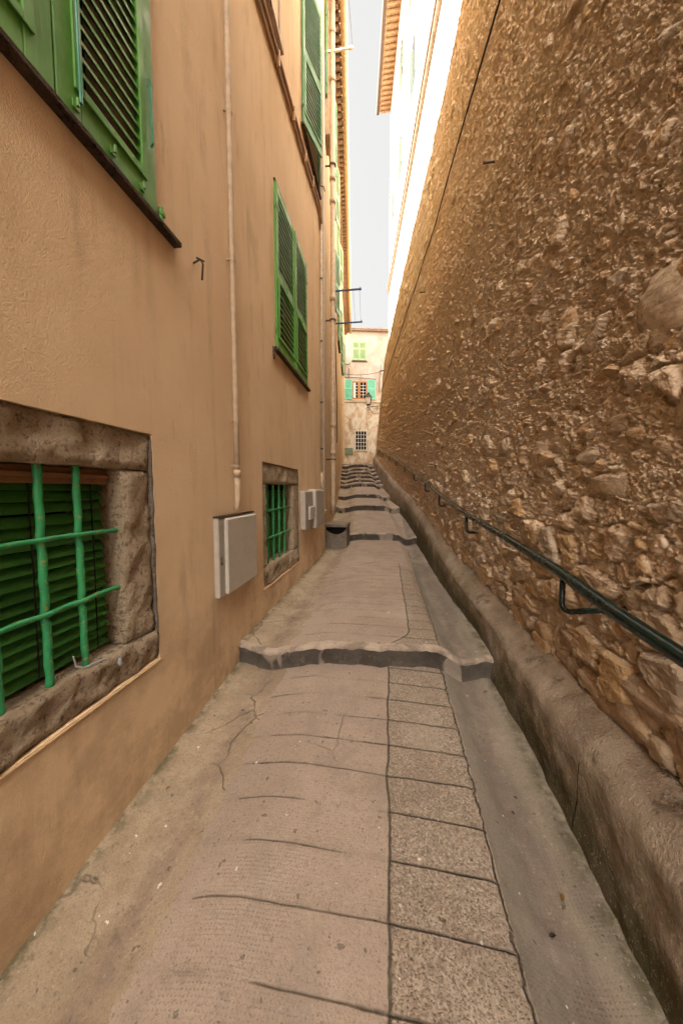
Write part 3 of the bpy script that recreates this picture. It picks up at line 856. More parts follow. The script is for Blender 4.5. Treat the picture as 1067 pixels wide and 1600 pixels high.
mb = MB(); mb.box(X0-.02, .50, 3.012, X0+.048, 1.905, 3.040, .004); mb.build('sill', MAT['slate'], house, False, 'thin dark slate sill under the near shutters')
mb = MB(); mb.box(X0-.01, 1.7305, 3.045, X0+.0105, 1.752, 4.95, .003); mb.build('reveal_strip', MAT['pipe_g'], house)
mb = MB(); mb.tube([(-1.232, 1.765, 3.06), (-1.232, 1.765, 3.13)], .012, 8); mb.box(-1.25, 1.753, 3.085, -1.216, 1.785, 3.108, .003); mb.build('shutter_stay', MAT['green'], house)
# window D
for (y0, w, hg) in ((3.70, .70, 'near'), (4.405, .70, 'far')):
    o, xf = leaf(y0, w, 3.18, 1.76, MAT['green'], XF+.006, 1.2 if hg == 'far' else 0.5, hg, ((.08, .42), (.49, .95)), house, stile=.065, pitch=.066)
    mb = MB(); mb.box(.036, y0+w*.5-.01, 3.18+.44*1.76, .05, y0+w*.5+.01, 3.18+.48*1.76, .003, xf=xf); mb.build('latch', MAT['green'], o)
mb = MB(); mb.box(X0-.02, 3.60, 3.132, X0+.05, 5.22, 3.158, .004); mb.build('sill', MAT['slate'], house, False, 'thin slate sill under the middle shutters')
mb = MB(); mb.box(X0-.01, 3.69, 4.945, X0+.022, 5.12, 4.965, .003); mb.build('drip_strip', MAT['slate'], house)
# window E, second floor: brown frame, glass
a, b, c_, d_ = H['E']
mb = MB(); mb.box(X0-.16, a+.002, c_+.002, X0-.10, a+.07, d_-.002, .004); mb.box(X0-.16, b-.07, c_+.002, X0-.10, b-.002, d_-.002, .004)
mb.box(X0-.159, a+.071, c_+.002, X0-.101, b-.071, c_+.08, .004); mb.box(X0-.159, (a+b)/2-.04, c_+.081, X0-.101, (a+b)/2+.04, d_-.002, .004)
w = mb.build('window', MAT['wood_d'], house)
mb = MB(); mb.box(X0-.135, a+.071, c_+.081, X0-.130, b-.071, d_-.01); mb.build('pane', MAT['curtain'], w)
mb = MB(); mb.box(X0-.02, a-.06, c_-.05, X0+.05, b+.05, c_-.002, .006); mb.build('sill', MAT['pipe_g'], house)
mb = MB(); mb.box(X0-.02, b+.001, c_, X0+.012, b+.05, d_, .003); mb.build('window_trim', MAT['wood_d'], house)
# window F: leaves ajar
a, b, c_, d_ = H['F']
leaf(4.95, .56, 6.78, 2.05, MAT['green_pale'], XF+.02, 16, 'near', ((.08, .42), (.49, .95)), house, stile=.05, pitch=.066)
leaf(5.53, .56, 6.78, 2.05, MAT['green_pale'], XF+.02, 10, 'far', ((.08, .42), (.49, .95)), house, stile=.05, pitch=.066)
mb = MB(); mb.box(X0-.02, 4.9, 6.72, X0+.05, 6.15, 6.755, .004); mb.build('sill', MAT['slate'], house)
mb = MB(); mb.tube([(-1.25, 6.12, 6.95), (-1.16, 6.14, 6.93), (-1.14, 6.14, 6.85)], .01, 8); mb.build('shutter_stay', MAT['iron'], house)
a, b, c_, d_ = H['G']; leaf(a-.03, .53, c_, 2.0, MAT['green'], XF, 0, 'near', ((.08, .42), (.49, .95)), house, hw=False); leaf(a+.51, .53, c_, 2.0, MAT['green'], XF, 0, 'far', ((.08, .42), (.49, .95)), house, hw=False)

# hooks
mb = MB(); mb.tube([(-1.26, 2.10, 3.055), (-1.19, 2.075, 3.06), (-1.18, 2.09, 3.04), (-1.20, 2.11, 2.955)], .006, 8); mb.tube([(-1.19, 2.04, 3.045), (-1.185, 2.11, 3.07)], .007, 8)
tag(mb.build('wall_hook', MAT['iron'], None, True), 'bent grey iron hook in the ochre wall beside the near shutters', 'hook', 'iron hooks in the ochre wall')
mb = MB(); mb.tube([(-1.26, 3.60, 3.10), (-1.17, 3.58, 3.12), (-1.165, 3.55, 3.115), (-1.168, 3.47, 3.07)], .006, 8); mb.tube([(-1.245, 3.60, 3.16), (-1.235, 3.60, 3.02)], .010, 8)
tag(mb.build('wall_hook', MAT['iron'], None, True), 'rusty shutter hook at the lower corner of the middle green shutters', 'hook', 'iron hooks in the ochre wall')

# ------------------------------------------------------------------ pipes and boxes
dp = thing('downpipe', (-1.21, 2.565, 1.4), 'thin beige downpipe running down the ochre wall above the near meter box', 'pipe', 'rainwater pipes on the left houses')
mb = MB(); mb.tube([(-1.213, 2.60-.006*z, z) for z in [1.72+.5*i for i in range(21)]], .0225, 16)
mb.build('tube', MAT['pipe'], dp, True)
mb = MB(); mb.tube([(-1.213, 2.59, 1.73), (-1.213, 2.59, 1.50), (-1.217, 2.585, 1.46), (-1.225, 2.58, 1.43)], .024, 16, rr=[.024, .024, .022, .018]); mb.tube([(-1.213, 2.59, 1.70), (-1.213, 2.59, 1.76)], .029, 16); mb.build('lower_sleeve', MAT['pipe'], dp, True)
for z in (1.79, 2.15, 3.38, 4.45, 6.2):
    mb = MB(); mb.tube([(-1.213, 2.59-.003*z, z-.007), (-1.213, 2.59-.003*z, z+.007)], .0265, 14); mb.box(-1.25, 2.565-.003*z, z-.006, -1.232, 2.578-.003*z, z+.006); mb.build('bracket', MAT['pipe'], dp)

# meter boxes
mt = thing('meter_box', (-1.22, 2.6, .8), 'large grey beige meter cabinet on the ochre wall under the thin downpipe', 'meter box', 'meter boxes on the ochre wall')
mb = MB(); mb.box(-1.30, 2.262, .795, -1.212, 2.905, 1.392, .006); mb.build('case', MAT['box'], mt)
mb = MB(); mb.box(-1.2118, 2.335, .805, -1.180, 2.900, 1.383, .010); mb.build('door', MAT['box_l'], mt)
mb = MB(); mb.tube([(-1.212, 2.295, 1.05), (-1.205, 2.295, 1.05)], .012, 10); mb.box(-1.2118, 2.288, 1.06, -1.208, 2.302, 1.10, .001); mb.build('lock', MAT['iron'], mt)
mb = MB(); mb.box(-1.26, 2.255, 1.394, -1.205, 2.915, 1.404, .003); mb.build('top_trim', MAT['slate'], mt)
mt = thing('meter_box', (-1.2, 5.1, 1), 'small two part grey meter box, left of the pair beyond the farther barred window', 'meter box', 'meter boxes on the ochre wall')
mb = MB(); mb.box(-1.27, 4.72, 1.01, -1.175, 5.22, 1.575, .008); mb.build('case', MAT['box'], mt)
mb = MB(); mb.box(-1.174, 4.88, 1.14, -1.14, 5.215, 1.34, .01); mb.build('cover', MAT['box_l'], mt)
mt = thing('meter_box', (-1.2, 5.6, 1), 'taller smooth grey meter box, right of the pair near the house corner', 'meter box', 'meter boxes on the ochre wall')
mb = MB(); mb.box(-1.27, 5.23, .975, -1.135, 5.93, 1.60, .010); mb.build('case', MAT['box_l'], mt)
mb = MB(); mb.box(-1.134, 5.26, .995, -1.125, 5.91, 1.58, .004); mb.build('door', MAT['box'], mt)

# conduits running up and along
cd = thing('conduit_run', (-1.22, 4, 6), 'bundle of ochre conduits climbing along the house wall below the upper windows', 'conduit')
def crun(o, r, zoff, nm):
    pts = [(-1.25+o, y, z+zoff) for y, z in [(-2, 5.85), (1.0, 6.0), (2.6, 6.1), (3.97, 6.28), (4.9, 6.37), (5.6, 6.48), (6.0, 6.53), (6.12, 6.48), (6.18, 6.3)]]
    mb = MB(); mb.tube(pts, r, 8); mb.build(nm, MAT['conduit'], cd, True)
crun(.03, .022, .05, 'thick_tube'); crun(.02, .012, -.01, 'thin_tube'); crun(.02, .012, -.055, 'thin_tube')
for y in (2.2, 3.0, 3.8, 4.4, 5.0, 5.5):
    z = interp(y, [(-2, 5.85), (1.0, 6.0), (2.6, 6.1), (3.97, 6.28), (4.9, 6.37), (5.6, 6.48)])
    mb = MB(); mb.box(-1.25, y-.012, z-.08, -1.192, y+.012, z+.085, .003); mb.build('clip', MAT['conduit'], cd)
dp = thing('downpipe', (-1.22, 6.2, 1.7), 'slim beige pipe down the house corner above the pair of small meter boxes', 'pipe', 'rainwater pipes on the left houses')
mb = MB(); mb.tube([(-1.222, 6.2, 1.66), (-1.222, 6.2, 6.4)], .019, 10); mb.build('tube', MAT['pipe'], dp, True)
mb = MB(); mb.tube([(-1.20, 6.16, 1.64), (-1.222, 6.2, 1.72), (-1.222, 6.2, 1.92)], .026, 10); mb.build('lower_sleeve', MAT['pipe'], dp, True)
for z in (2.35, 3.2, 4.3, 5.4):
    mb = MB(); mb.tube([(-1.222, 6.2, z), (-1.222, 6.2, z+.03)], .026, 10); mb.build('bracket', MAT['iron'], dp)
mb = MB(); mb.box(-1.25, 6.36, 1.18, -1.205, 6.52, 9.5, .006); mb.box(-1.25, 6.34, 1.15, -1.185, 6.56, 1.20, .004)
tag(mb.build('cable_duct', MAT['pipe_g'], None), 'flat grey beige cable duct on the corner of the ochre house', 'duct')
# wall lantern-like unit under window E
mb = MB(); mb.box(-1.20, 3.35, 6.72, -1.06, 3.52, 7.05, .01); mb.box(-1.19, 3.36, 6.60, -1.08, 3.51, 6.715, .01, mi=1)
mb.tube([(-1.25, 3.6, 6.7), (-1.2, 3.55, 6.45), (-1.18, 3.45, 6.6)], .006, 6, mi=1); mb.tube([(-1.25, 3.2, 7.4), (-1.2, 3.35, 7.1), (-1.15, 3.43, 7.05)], .006, 6, mi=1)
tag(mb.build('junction_box', [MAT['white'], MAT['iron']]), 'small white electric box hanging with loose wires before the brown framed window', 'electric box')

# ------------------------------------------------------------------ LEFT BUILDING 2
h2 = thing('apartment_building', (-4, 12, 0), 'yellow rendered house beyond the first one, with drainpipe, small shutters and tiled eave', 'building')
def FX(y): return -1.27-.1*(y-6.58)
def bend(v):   # facade-local: x outwards, y along
    x, y, z = v
    return (FX(y)+x, y, z)
EZ = 11.6
mb = MB()
mb.add([bend((0, 6.585, -.6)), bend((0, 22, -.6)), bend((0, 22, EZ)), bend((0, 6.585, EZ)), (-9, 6.585, -.6), (-9, 22, -.6), (-9, 22, EZ), (-9, 6.585, EZ)],
       [(0, 1, 2, 3), (4, 7, 6, 5), (1, 5, 6, 2), (0, 3, 7, 4), (3, 2, 6, 7)])
mb.build('wall', MAT['plaster_far'], h2)
mb = MB(); ov = .27
mb.box(-.05, 6.6, EZ+.12, ov, 22.1, EZ+.18, xf=bend)
mb.box(-.05, 6.6, EZ+.002, .15, 22.1, EZ+.118, xf=bend)
y = 6.7
while y < 22:
    mb.tube([bend((.10, y, EZ+.085)), bend((ov-.02, y, EZ+.085))], .055, 7); y += .17
y = 6.7
while y < 22:
    mb.tube([bend((-.5, y, EZ+.40)), bend((ov+.05, y, EZ+.22))], .075, 7); y += .19
mb.build('tiled_eave', MAT['tile'], h2)
mb = MB(); mb.tube([bend((ov+.10, y, EZ+.10)) for y in (6.6, 10, 14, 18, 22.1)], .075, 12)
for y in np.arange(7, 22, 1.3): mb.tube([bend((ov+.10, y, EZ+.10)), bend((ov+.10, y+.05, EZ+.10))], .082, 12)
mb.build('gutter', MAT['pipe_y'], h2, True)
def mkleaf(y0, w, z0, h, ang, hg, mat):
    return leaf(y0, w, z0, h, mat, 0, ang, hg, ((.08, .42), (.49, .95)), h2, stile=.05, pitch=.06, base=lambda q: bend((q[0]+.02, q[1], q[2])), tiltframe=False)
for (ya, yb, z0, h, mt_) in ((7.7, 8.5, 9.6, 1.7, 'green_pale'), (9.35, 10.35, 7.05, 1.75, 'green_pale'), (9.35, 10.35, 9.7, 1.6, 'sage'), (12.6, 13.5, 7.1, 1.7, 'green_pale'), (12.6, 13.5, 9.7, 1.5, 'sage'), (16, 17, 7.4, 1.6, 'green_pale')):
    mb = MB(); mb.box(-.12, ya, z0, .004, yb, z0+h, xf=bend); w = mb.build('window', MAT['glass'], h2)
    mb = MB(); mb.box(-.02, ya-.08, z0-.06, .07, yb+.08, z0-.02, .004, xf=bend); mb.build('sill', MAT['slate'], h2)
    mkleaf(ya-.52, .5, z0, h, 4, 'near', MAT[mt_]); mkleaf(yb+.02, .5, z0, h, 12, 'near', MAT[mt_])
mb = MB(); mb.box(.0, 7.25, 8.9, .10, 7.7, 12-.4-.01, .01, xf=bend); mb.build('wall_cabinet', MAT['pipe'], h2)
dp = thing('drainpipe', (-1.2, 7.25, 1), 'thick beige drainpipe between the two left houses, ending over the stone ledge', 'pipe', 'rainwater pipes on the left houses')
mb = MB(); mb.tube([(-1.185, 7.28, 1.05), (-1.185, 7.28, 1.3), (-1.185, 7.28, 11.6)], .052, 16); mb.build('tube', MAT['pipe'], dp, True)
for z in (2.35, 2.95, 5.6, 7.55, 8.0, 9.9, 10.8):
    mb = MB(); mb.tube([(-1.185, 7.28, z), (-1.185, 7.28, z+.10)], .064, 16); mb.build('collar', MAT['pipe'], dp, True)
for z in (2.25, 5.2, 8.3):
    mb = MB(); mb.tube([(-1.185, 7.28, z), (-1.185, 7.28, z+.025)], .072, 12); mb.box(-1.36, 7.27, z, -1.23, 7.29, z+.025); mb.build('bracket', MAT['iron'], dp)
dp = thing('cable_conduit', (-1.6, 9.9, 1), 'thin rusty conduit with dark cable on the yellow house wall behind the drainpipe', 'conduit')
mb = MB(); mb.tube([bend((.035, 9.6, 1.1)), bend((.035, 9.6, 3.3)), bend((.035, 9.7, 11.4))], .028, 8); mb.build('tube', MAT['conduit'], dp)
mb = MB(); mb.tube([bend((.03, 11.4, 3.2)), bend((.04, 11.3, 4.5)), bend((.03, 10.5, 6.2)), bend((.03, 10.3, 6.9))], .014, 6); mb.build('cable', MAT['cable'], dp)
# laundry brackets
def bracket(y, z, L, mat, lab):
    mb = MB(); x = FX(y)
    mb.box(x-.02, y-.018, z-.02, x+L, y+.018, z+.02, .004); mb.tube([(x+L-.03, y, z-.03), (x+L-.03, y, z+.05)], .012, 8)
    o = mb.build('line_bracket', mat); tag(o, lab, 'bracket', 'clothes line brackets'); return x+L
xa = bracket(9.0, 6.80, .80, MAT['blue'], 'blue metal clothes line bracket, the nearer of the two below the upper windows')
xb = bracket(10.76, 6.83, .87, MAT['blue'], 'blue metal clothes line bracket, the farther of the two below the upper windows')
for t, nm in ((.05, 'outermost of three'), (.22, 'middle of three'), (.40, 'innermost of three')):
    mb = MB(); mb.tube([(xa-t, 9.0, 6.83), ((xa+xb)/2-t, 9.9, 6.80), (xb-t, 10.76, 6.86)], .0035, 5)
    tag(mb.build('clothes_line', MAT['rope']), 'thin grey clothes line strung between the two blue brackets, '+nm, 'clothes line', 'clothes lines')
xa = bracket(7.25, 10.45, .58, MAT['white'], 'pale rod high under the tiled eave holding a line')
mb = MB(); mb.tube([(xa-.02, 7.25, 10.5), (xa-.02, 3.0, 10.7), (xa-.02, -1, 10.6)], .005, 5)
tag(mb.build('clothes_line', MAT['rope']), 'single line running back towards the viewer from the high pale rod', 'clothes line')

# stone ledge with drain arch
lg = thing('stone_ledge', (-1.05, 7.2, .4), 'small stone ledge with arched dark opening under the thick drainpipe', 'ledge')
mb = MB(); rough_block(mb, -1.34, 6.98, .80, -.82, 7.62, .862, .006, .03, 4); mb.build('slab', MAT['stone_gr'], lg, True)
mb = MB()
def archf(u, v):
    # u across (0..1), v down from slab (0..1)
    x = -1.32+.47*u; c_ = math.sin(u*math.pi)
    topz = .795; z = topz-(.16*c_**.6)*(1-v)*1-.52*v if True else 0
    return (x, 7.04+.03*math.sin(u*3)+.02*vn(u, v, 1, 5), z)
mb.grid(archf, [i/24 for i in range(25)], [i/12 for i in range(13)], flip=True)
mb.add([(-.85, 7.04, .2), (-.85, 7.6, .2), (-.85, 7.6, .795), (-.85, 7.04, .795)], [(0, 1, 2, 3)]); mb.build('front', MAT['stone_gr'], lg, True)
mb = MB(); mb.box(-1.31, 7.10, .25, -.86, 7.12, .793); mb.build('opening', MAT['dark'], lg)

# ------------------------------------------------------------------ RIGHT WHITE BUILDING
h3 = thing('apartment_building', (4, 10, 0), 'tall white sunlit house rising behind the stone wall', 'building')
def GX(y): return 2.0-.1*y
mb = MB(); z0, z1 = -.5, 22.6
mb.add([(GX(-6), -6, z0), (GX(20), 20, z0), (GX(20), 20, z1), (GX(-6), -6, z1), (12, -6, z0), (12, 20, z0), (12, 20, z1), (12, -6, z1)],
       [(0, 3, 2, 1), (4, 5, 6, 7), (1, 2, 6, 5), (0, 4, 7, 3), (3, 7, 6, 2)])
mb.build('wall', MAT['white_facade'], h3)
gb = lambda v: (GX(v[1])-v[0], v[1], v[2])
mb = MB(); mb.box(0, -6, 12.75, .10, 19.99, 12.86, .01, xf=gb); mb.box(0, -6, 12.862, .15, 19.99, 12.93, .01, xf=gb); mb.build('cornice', MAT['tile_g'], h3)
mb = MB(); mb.box(-.1, -6, 22.605, .62, 20.1, 22.70, xf=gb)
y = -5.9
while y < 20.1: mb.tube([gb((.62, y, 22.73)), gb((-.3, y, 22.95))], .09, 7); mb.tube([gb((.02, y, 22.55)), gb((.55, y, 22.55))], .05, 6); y += .23
mb.build('tiled_eave', MAT['tile'], h3)
mb = MB(); mb.tube([gb((.71, y, 22.62)) for y in (-6, 5, 12, 20.2)], .09, 12); mb.build('gutter', MAT['iron'], h3, True)
for (ya, z0, h) in ((15.0, 18.8, 2.0), (12.6, 18.8, 2.0), (17.6, 15.2, 1.8), (15.0, 15.2, 1.8), (12.0, 15.2, 1.8)):
    mb = MB(); mb.box(-.1, ya, z0, .006, ya+.9, z0+h, xf=gb); mb.build('window', MAT['glass'], h3)
    for yy in (ya-.48, ya+.93):
        m2 = MB(); m2.box(.01, yy, z0, .045, yy+.45, z0+h, .005, xf=gb)
        for k in range(14): m2.box(.046, yy+.06, z0+.1+k*h/15, .055, yy+.39, z0+.15+k*h/15, xf=gb)
        m2.build('shutter', MAT['sage'], h3)

# ------------------------------------------------------------------ END BUILDING
h4 = thing('apartment_building', (-2, 26, 3), 'old patched house closing the top of the stairs, with mint and sage shutters', 'building')
ca, sa_ = math.cos(R(12)), math.sin(R(12))
def eb(v):   # u along facade, v outwards (towards viewer), z
    u, o, z = v
    return (-3.3+u*ca+o*sa_, 23.55+u*sa_-o*ca, z)
def ebb(mb, u0, u1, z0, z1, o0, o1, b=0, mi=0): mb.box(u0, o0, z0, u1, o1, z1, b, xf=eb, mi=mi)
mb = MB(); ebb(mb, -6, 6, 2.0, 12.55, -6, 0); mb.build('wall', MAT['patched'], h4)
mb = MB(); ebb(mb, -6.2, 6.2, 12.555, 12.62, -6, .18)
u = -6.0
while u < 6: mb.tube([eb((u, -2, 12.95)), eb((u, .26, 12.68))], .07, 7); u += .17
mb.build('roof', MAT['tile_g'], h4)
def panel(name, u0, u1, z0, z1, mat, o=.0, tiers=((.08, .58), (.66, .95)), lab=None, small=False):
    mb = MB(); s = .06
    ebb(mb, u0, u0+s, z0, z1, o, o+.035, .004); ebb(mb, u1-s, u1, z0, z1, o, o+.035, .004)
    e = [0]+[q for t in tiers for q in t]+[1]; h = z1-z0
    for i in range(0, len(e), 2): ebb(mb, u0+s, u1-s, z0+e[i]*h, z0+e[i+1]*h, o+.001, o+.033, .003)
    for (a, b) in tiers:
        n = int((b-a)*h/.055)
        for i in range(n):
            zz = z0+a*h+(i+.5)*(b-a)*h/n
            mb.add([eb((u0+s, o+.028, zz-.026)), eb((u1-s, o+.028, zz-.026)), eb((u1-s, o+.006, zz+.02)), eb((u0+s, o+.006, zz+.02))], [(0, 1, 2, 3)])
    return mb.build(name, mat, h4, False, lab)
mb = MB(); ebb(mb, .86, 1.76, 10.6, 11.82, -.1, .003); mb.build('window', MAT['dark'], h4)
panel('shutter', .85, 1.305, 10.6, 11.84, MAT['sage'], .006); panel('shutter', 1.315, 1.77, 10.6, 11.84, MAT['sage'], .006)
mb = MB(); ebb(mb, .76, 1.86, 10.50, 10.56, -.02, .08, .005); mb.build('sill', MAT['slate'], h4)
panel('shutter', .28, .80, 7.92, 9.27, MAT['mint'], .02, ((.06, .50), (.58, .95)), 'open mint green shutter left of the window')
panel('shutter', 1.92, 2.44, 7.92, 9.27, MAT['mint'], .02, ((.06, .50), (.58, .95)), 'open mint green shutter right of the window')
mb = MB(); ebb(mb, .84, 1.84, 7.92, 9.15, -.1, .003); w = mb.build('window', MAT['dark'], h4)
mb = MB()
ebb(mb, .84, .90, 7.92, 9.15, .005, .05, .004); ebb(mb, 1.78, 1.84, 7.92, 9.15, .005, .05, .004); ebb(mb, .901, 1.779, 9.08, 9.15, .005, .05, .004); ebb(mb, .901, 1.779, 7.92, 8.02, .005, .05, .004); ebb(mb, 1.20, 1.40, 8.021, 9.079, .005, .055, .004)
mb.build('frame', MAT['wood'], w)
mb = MB()
for (p, q) in ((.92, 1.19), (1.41, 1.77)):
    for k in range(1, 5): ebb(mb, p, q, 8.02+k*.21, 8.045+k*.21, .006, .03)
    ebb(mb, (p+q)/2-.012, (p+q)/2+.012, 8.03, 9.07, .0062, .032)
mb.build('glazing_bars', MAT['curtain'], w)
mb = MB(); ebb(mb, .901, 1.04, 8.03, 9.07, .0035, .012); mb.build('curtain', MAT['curtain'], w)
mb = MB(); ebb(mb, -.5, 3.5, 7.72, 7.80, -.02, .06, .008); ebb(mb, .8, 1.95, 7.803, 7.90, -.02, .09, .008); mb.build('ledge', MAT['stone'], h4)
mb = MB(); ebb(mb, 1.05, 1.85, 4.40, 5.75, -.1, .003); w = mb.build('window', MAT['dark'], h4)
mb = MB()
for k in range(5): ebb(mb, 1.05+k*.192, 1.08+k*.192, 4.38, 5.76, .02, .045)
for k in range(6): ebb(mb, 1.05, 1.85, 4.40+k*.262, 4.425+k*.262, .046, .06)
mb.build('window_grille', MAT['curtain'], w)
mb = MB(); ebb(mb, .98, 1.92, 4.32, 4.38, -.02, .05, .005); mb.build('sill', MAT['sill'], h4)
mb = MB(); ebb(mb, .26, .88, 4.06, 4.54, .003, .06, .01); o = mb.build('notice_board', plain('grey_green_board', (.17, .20, .13), .7, .2))
tag(o, 'blank grey green board fixed low on the old patched house', 'board')
# poles and wires on the end facade
for (u, z0, z1, lab) in ((.57, 9.35, 10.0, 'short iron rod upright above the left mint shutter'), (2.72, 8.4, 9.9, 'thin dark pole on the old house beside the stone wall')):
    mb = MB(); mb.tube([eb((u, .12, z0)), eb((u, .12, z1))], .03, 6); mb.tube([eb((u, .0, z0+.2)), eb((u, .12, z0+.2))], .02, 6)
    tag(mb.build('iron_rod', MAT['iron']), lab, 'rod', 'iron rods on the end house')
mb = MB(); mb.tube([eb((-.3, .07, 9.42)), eb((.6, .07, 9.40)), eb((1.6, .07, 9.38)), eb((2.5, .07, 9.30))], .018, 5)
tag(mb.build('wire', MAT['cable']), 'dark wire fixed straight above the mint shutters', 'wire')
mb = MB(); mb.tube([eb((-.1, .08, 10.28)), eb((.62, .08, 10.28)), eb((.66, .08, 10.4))], .025, 5)
tag(mb.build('wire', MAT['cable']), 'short dark conduit left of the sage shutters', 'wire')
pts = []
for i in range(15):
    t = i/14; pts.append((-2.2+(2.07)*t, 16.2, 7.15+.06*t-.5*(t-t*t)*1.1))
mb = MB(); mb.tube(pts, .010, 5); tag(mb.build('wire', MAT['cable']), 'sagging black wire crossing the lane in front of the end house', 'wire')
x = face(16.2, 7.2); mb = MB(); mb.box(x-.22, 16.18, 7.17, x+.12, 16.22, 7.21); mb.tube([(x-.2, 16.2, 7.0), (x-.2, 16.2, 7.45)], .015, 6)
tag(mb.build('wire_bracket', MAT['iron']), 'rusty iron bracket on top end of the stone wall holding the sagging wire', 'bracket')

# ------------------------------------------------------------------ STREET LAMP
ly = 16.9
lx = face(ly, 5.7)
lp = thing('street_lamp', (lx, ly, 5.7), 'black wall lantern on a scrolled iron bracket at the far end of the stone wall', 'street lamp')
mb = MB()
mb.tube([(lx+.05, ly, 5.74), (lx-.68, ly, 5.70)], .016, 8); mb.tube([(lx-.01, ly, 5.25), (lx-.01, ly, 5.9)], .02, 8)
pts = [(lx-.02, ly, 5.42)]+[(lx-.02-.55*t, ly, 5.42-.12*math.sin(t*math.pi)+.26*t*t) for t in [i/10 for i in range(1, 11)]]
mb.tube(pts, .012, 6)
def spiral(cx_, cz, r, s): return [(cx_+s*r*(1-i/22)*math.cos(i*.5), ly, cz+r*(1-i/22)*math.sin(i*.5)) for i in range(20)]
mb.tube(spiral(lx-.62, 5.60, .10, -1), .011, 6); mb.tube(spiral(lx-.17, 5.60, .10, 1), .011, 6)
mb.tube([(lx-.60, ly, 5.70), (lx-.60, ly, 5.80)], .02, 8)
mb.build('bracket', MAT['black'], lp, True)
cxl = lx-.60
def frust(mb, z0, r0, z1, r1, n=4, mi=0):
    vs = [(cxl+r0*math.cos(R(45+90*k)), ly+r0*math.sin(R(45+90*k)), z0) for k in range(4)]+[(cxl+r1*math.cos(R(45+90*k)), ly+r1*math.sin(R(45+90*k)), z1) for k in range(4)]
    mb.add(vs, [(0, 1, 5, 4), (1, 2, 6, 5), (2, 3, 7, 6), (3, 0, 4, 7), (3, 2, 1, 0), (4, 5, 6, 7)], mi)
mb = MB(); frust(mb, 5.82, .13, 6.16, .21); mb.build('glass', MAT['lglass'], lp)
mb = MB()
for k in range(4):
    a = R(45+90*k); mb.tube([(cxl+.135*math.cos(a), ly+.135*math.sin(a), 5.80), (cxl+.215*math.cos(a), ly+.215*math.sin(a), 6.17)], .012, 6)
frust(mb, 5.79, .14, 5.82, .14); frust(mb, 6.165, .24, 6.19, .24); frust(mb, 6.191, .23, 6.32, .10); frust(mb, 6.321, .10, 6.36, .09); frust(mb, 6.361, .05, 6.43, .02)
mb.build('lantern_frame', MAT['black'], lp)

# weeds
def tuft(c, n, h, lab):
    mb = MB()
    for i in range(n):
        a = random.uniform(0, 6.28); r = random.uniform(0, h*.6); x = c[0]+r*math.cos(a); y = c[1]+r*math.sin(a)*.5
        hh = h*random.uniform(.4, 1); dx, dy = random.uniform(-.4, .4)*hh, random.uniform(-.4, .4)*hh; w = hh*.16
        mb.add([(x-w*.4, y, c[2]), (x+w*.4, y, c[2]), (x+dx*.6+w, y+dy*.6, c[2]+hh*.65), (x+dx, y+dy, c[2]+hh), (x+dx*.6-w, y+dy*.6, c[2]+hh*.6)], [(0, 1, 2, 3, 4)])
    tag(mb.build('weed', MAT['moss']), lab, 'weed', 'weeds in the cracks of the lane')
tuft((-1.55, 10.93, .80), 40, .12, 'small green weed at the left foot of the third step')
tuft((.33, 2.70, crown(2.7)-.02), 26, .035, 'tiny weed in the crack at the top edge of the nearest step')
tuft((-1.3, 23.4, 2.95), 90, .35, 'low green weeds at the foot of the old end house')

# litter in the gutters
m = M('dry_leaf', .8, .2); m.color((.16, .085, .03)); MAT['leaf'] = m.mat
for (x, y, a, s_, mt_) in ((.60, 1.18, .3, .014, 'cable'), (.69, 1.30, 1.2, .016, 'leaf'), (.74, 2.52, .5, .02, 'leaf'), (.62, 1.62, 2.0, .010, 'cable'), (.66, 1.70, 2.6, .009, 'cable'), (.70, 3.4, .8, .018, 'leaf'), (-.98, 2.1, .4, .012, 'cable'), (-1.12, 1.5, 1.0, .012, 'leaf'), (.63, 2.95, 2.2, .014, 'leaf')):
    z = crown(y)+profile(x, y)+.008*fb(x, y, 0, 1.3, 3)+.006; mb = MB(); vs = []
    for k in range(8):
        t = math.pi*2*k/8; u = math.cos(t)*s_; v = math.sin(t)*s_*.5
        vs.append((x+u*math.cos(a)-v*math.sin(a), y+u*math.sin(a)+v*math.cos(a), z+.004*abs(v)/s_*2))
    mb.add([(x, y, z)]+vs, [(0, k+1, (k+1) % 8+1) for k in range(8)])
    tag(mb.build('fallen_leaf', MAT[mt_]), 'small withered leaf lying on the bare concrete of the lane', 'leaf', 'withered leaves in the gutters')

# ------------------------------------------------------------------ CAMERA, LIGHT
cam = bpy.data.cameras.new('camera'); co = bpy.data.objects.new('camera', cam); C.objects.link(co)
F_ = 520.0
cam.sensor_fit = 'VERTICAL'; cam.sensor_height = 36; cam.lens = F_*36/1600; cam.clip_end = 2000; cam.clip_start = .02
th = math.atan(35/F_); yaw = math.atan(71.5/math.hypot(F_, 35))
co.location = (0, 0, 1.6); co.rotation_euler = (math.pi/2-th, 0, yaw)
bpy.context.scene.camera = co

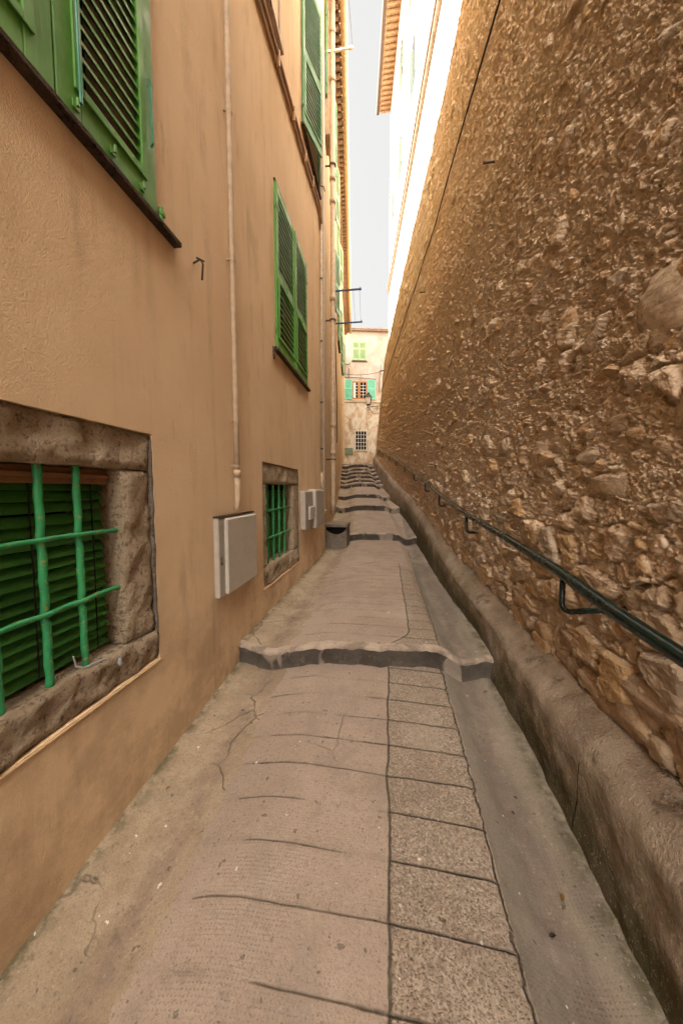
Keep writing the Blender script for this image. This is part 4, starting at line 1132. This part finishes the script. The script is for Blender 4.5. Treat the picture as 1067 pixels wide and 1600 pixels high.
sun_dir = Vector((-1.0, .40, .74)).normalized()     # towards the sun
sl = bpy.data.lights.new('sun', 'SUN'); sl.energy = 4.0; sl.angle = R(.6); sl.color = (1, .93, .82)
so = bpy.data.objects.new('sun', sl); C.objects.link(so); so.rotation_euler = sun_dir.to_track_quat('Z', 'Y').to_euler()
W = bpy.data.worlds.new('World'); bpy.context.scene.world = W; W.use_nodes = True
nt = W.node_tree; bg = nt.nodes['Background']
sky = nt.nodes.new('ShaderNodeTexSky'); sky.sky_type = 'NISHITA'; sky.sun_disc = False
sky.sun_elevation = math.asin(sun_dir.z); sky.sun_rotation = math.atan2(sun_dir.x, sun_dir.y)
sky.dust_density = 5; sky.air_density = 1.0; sky.ozone_density = 1
# pale sky veil; bright lobe high behind the camera added to light the lane
tc = nt.nodes.new('ShaderNodeTexCoord'); sp = nt.nodes.new('ShaderNodeSeparateXYZ'); nt.links.new(tc.outputs['Generated'], sp.inputs[0])
dt = nt.nodes.new('ShaderNodeVectorMath'); dt.operation = 'DOT_PRODUCT'; nt.links.new(tc.outputs['Generated'], dt.inputs[0])
dt.inputs[1].default_value = Vector((-.25, -.60, .78)).normalized()
mr = nt.nodes.new('ShaderNodeMapRange'); mr.interpolation_type = 'SMOOTHSTEP'; nt.links.new(dt.outputs['Value'], mr.inputs[0])
mr.inputs[1].default_value = .34; mr.inputs[2].default_value = 1.0; mr.inputs[3].default_value = 0.0; mr.inputs[4].default_value = 1.0
mxg = nt.nodes.new('ShaderNodeMix'); mxg.data_type = 'RGBA'; nt.links.new(mr.outputs[0], mxg.inputs[0])
VLOW, VHIGH = .99, 15.0
mxg.inputs[6].default_value = (VLOW, VLOW*.985, VLOW*.94, 1); mxg.inputs[7].default_value = (VHIGH, VHIGH*.95, VHIGH*.88, 1)
mx = nt.nodes.new('ShaderNodeMix'); mx.data_type = 'RGBA'; mx.inputs[0].default_value = .965
nt.links.new(sky.outputs[0], mx.inputs[6]); nt.links.new(mxg.outputs[2], mx.inputs[7]); nt.links.new(mx.outputs[2], bg.inputs['Color'])
bg.inputs['Strength'].default_value = .1

sc = bpy.context.scene
sc.render.engine = 'CYCLES'
sc.cycles.max_bounces = 8; sc.cycles.diffuse_bounces = 4
sc.view_settings.view_transform = 'Standard'; sc.view_settings.look = 'None'; sc.view_settings.gamma = 1
sc.view_settings.exposure = 3.08
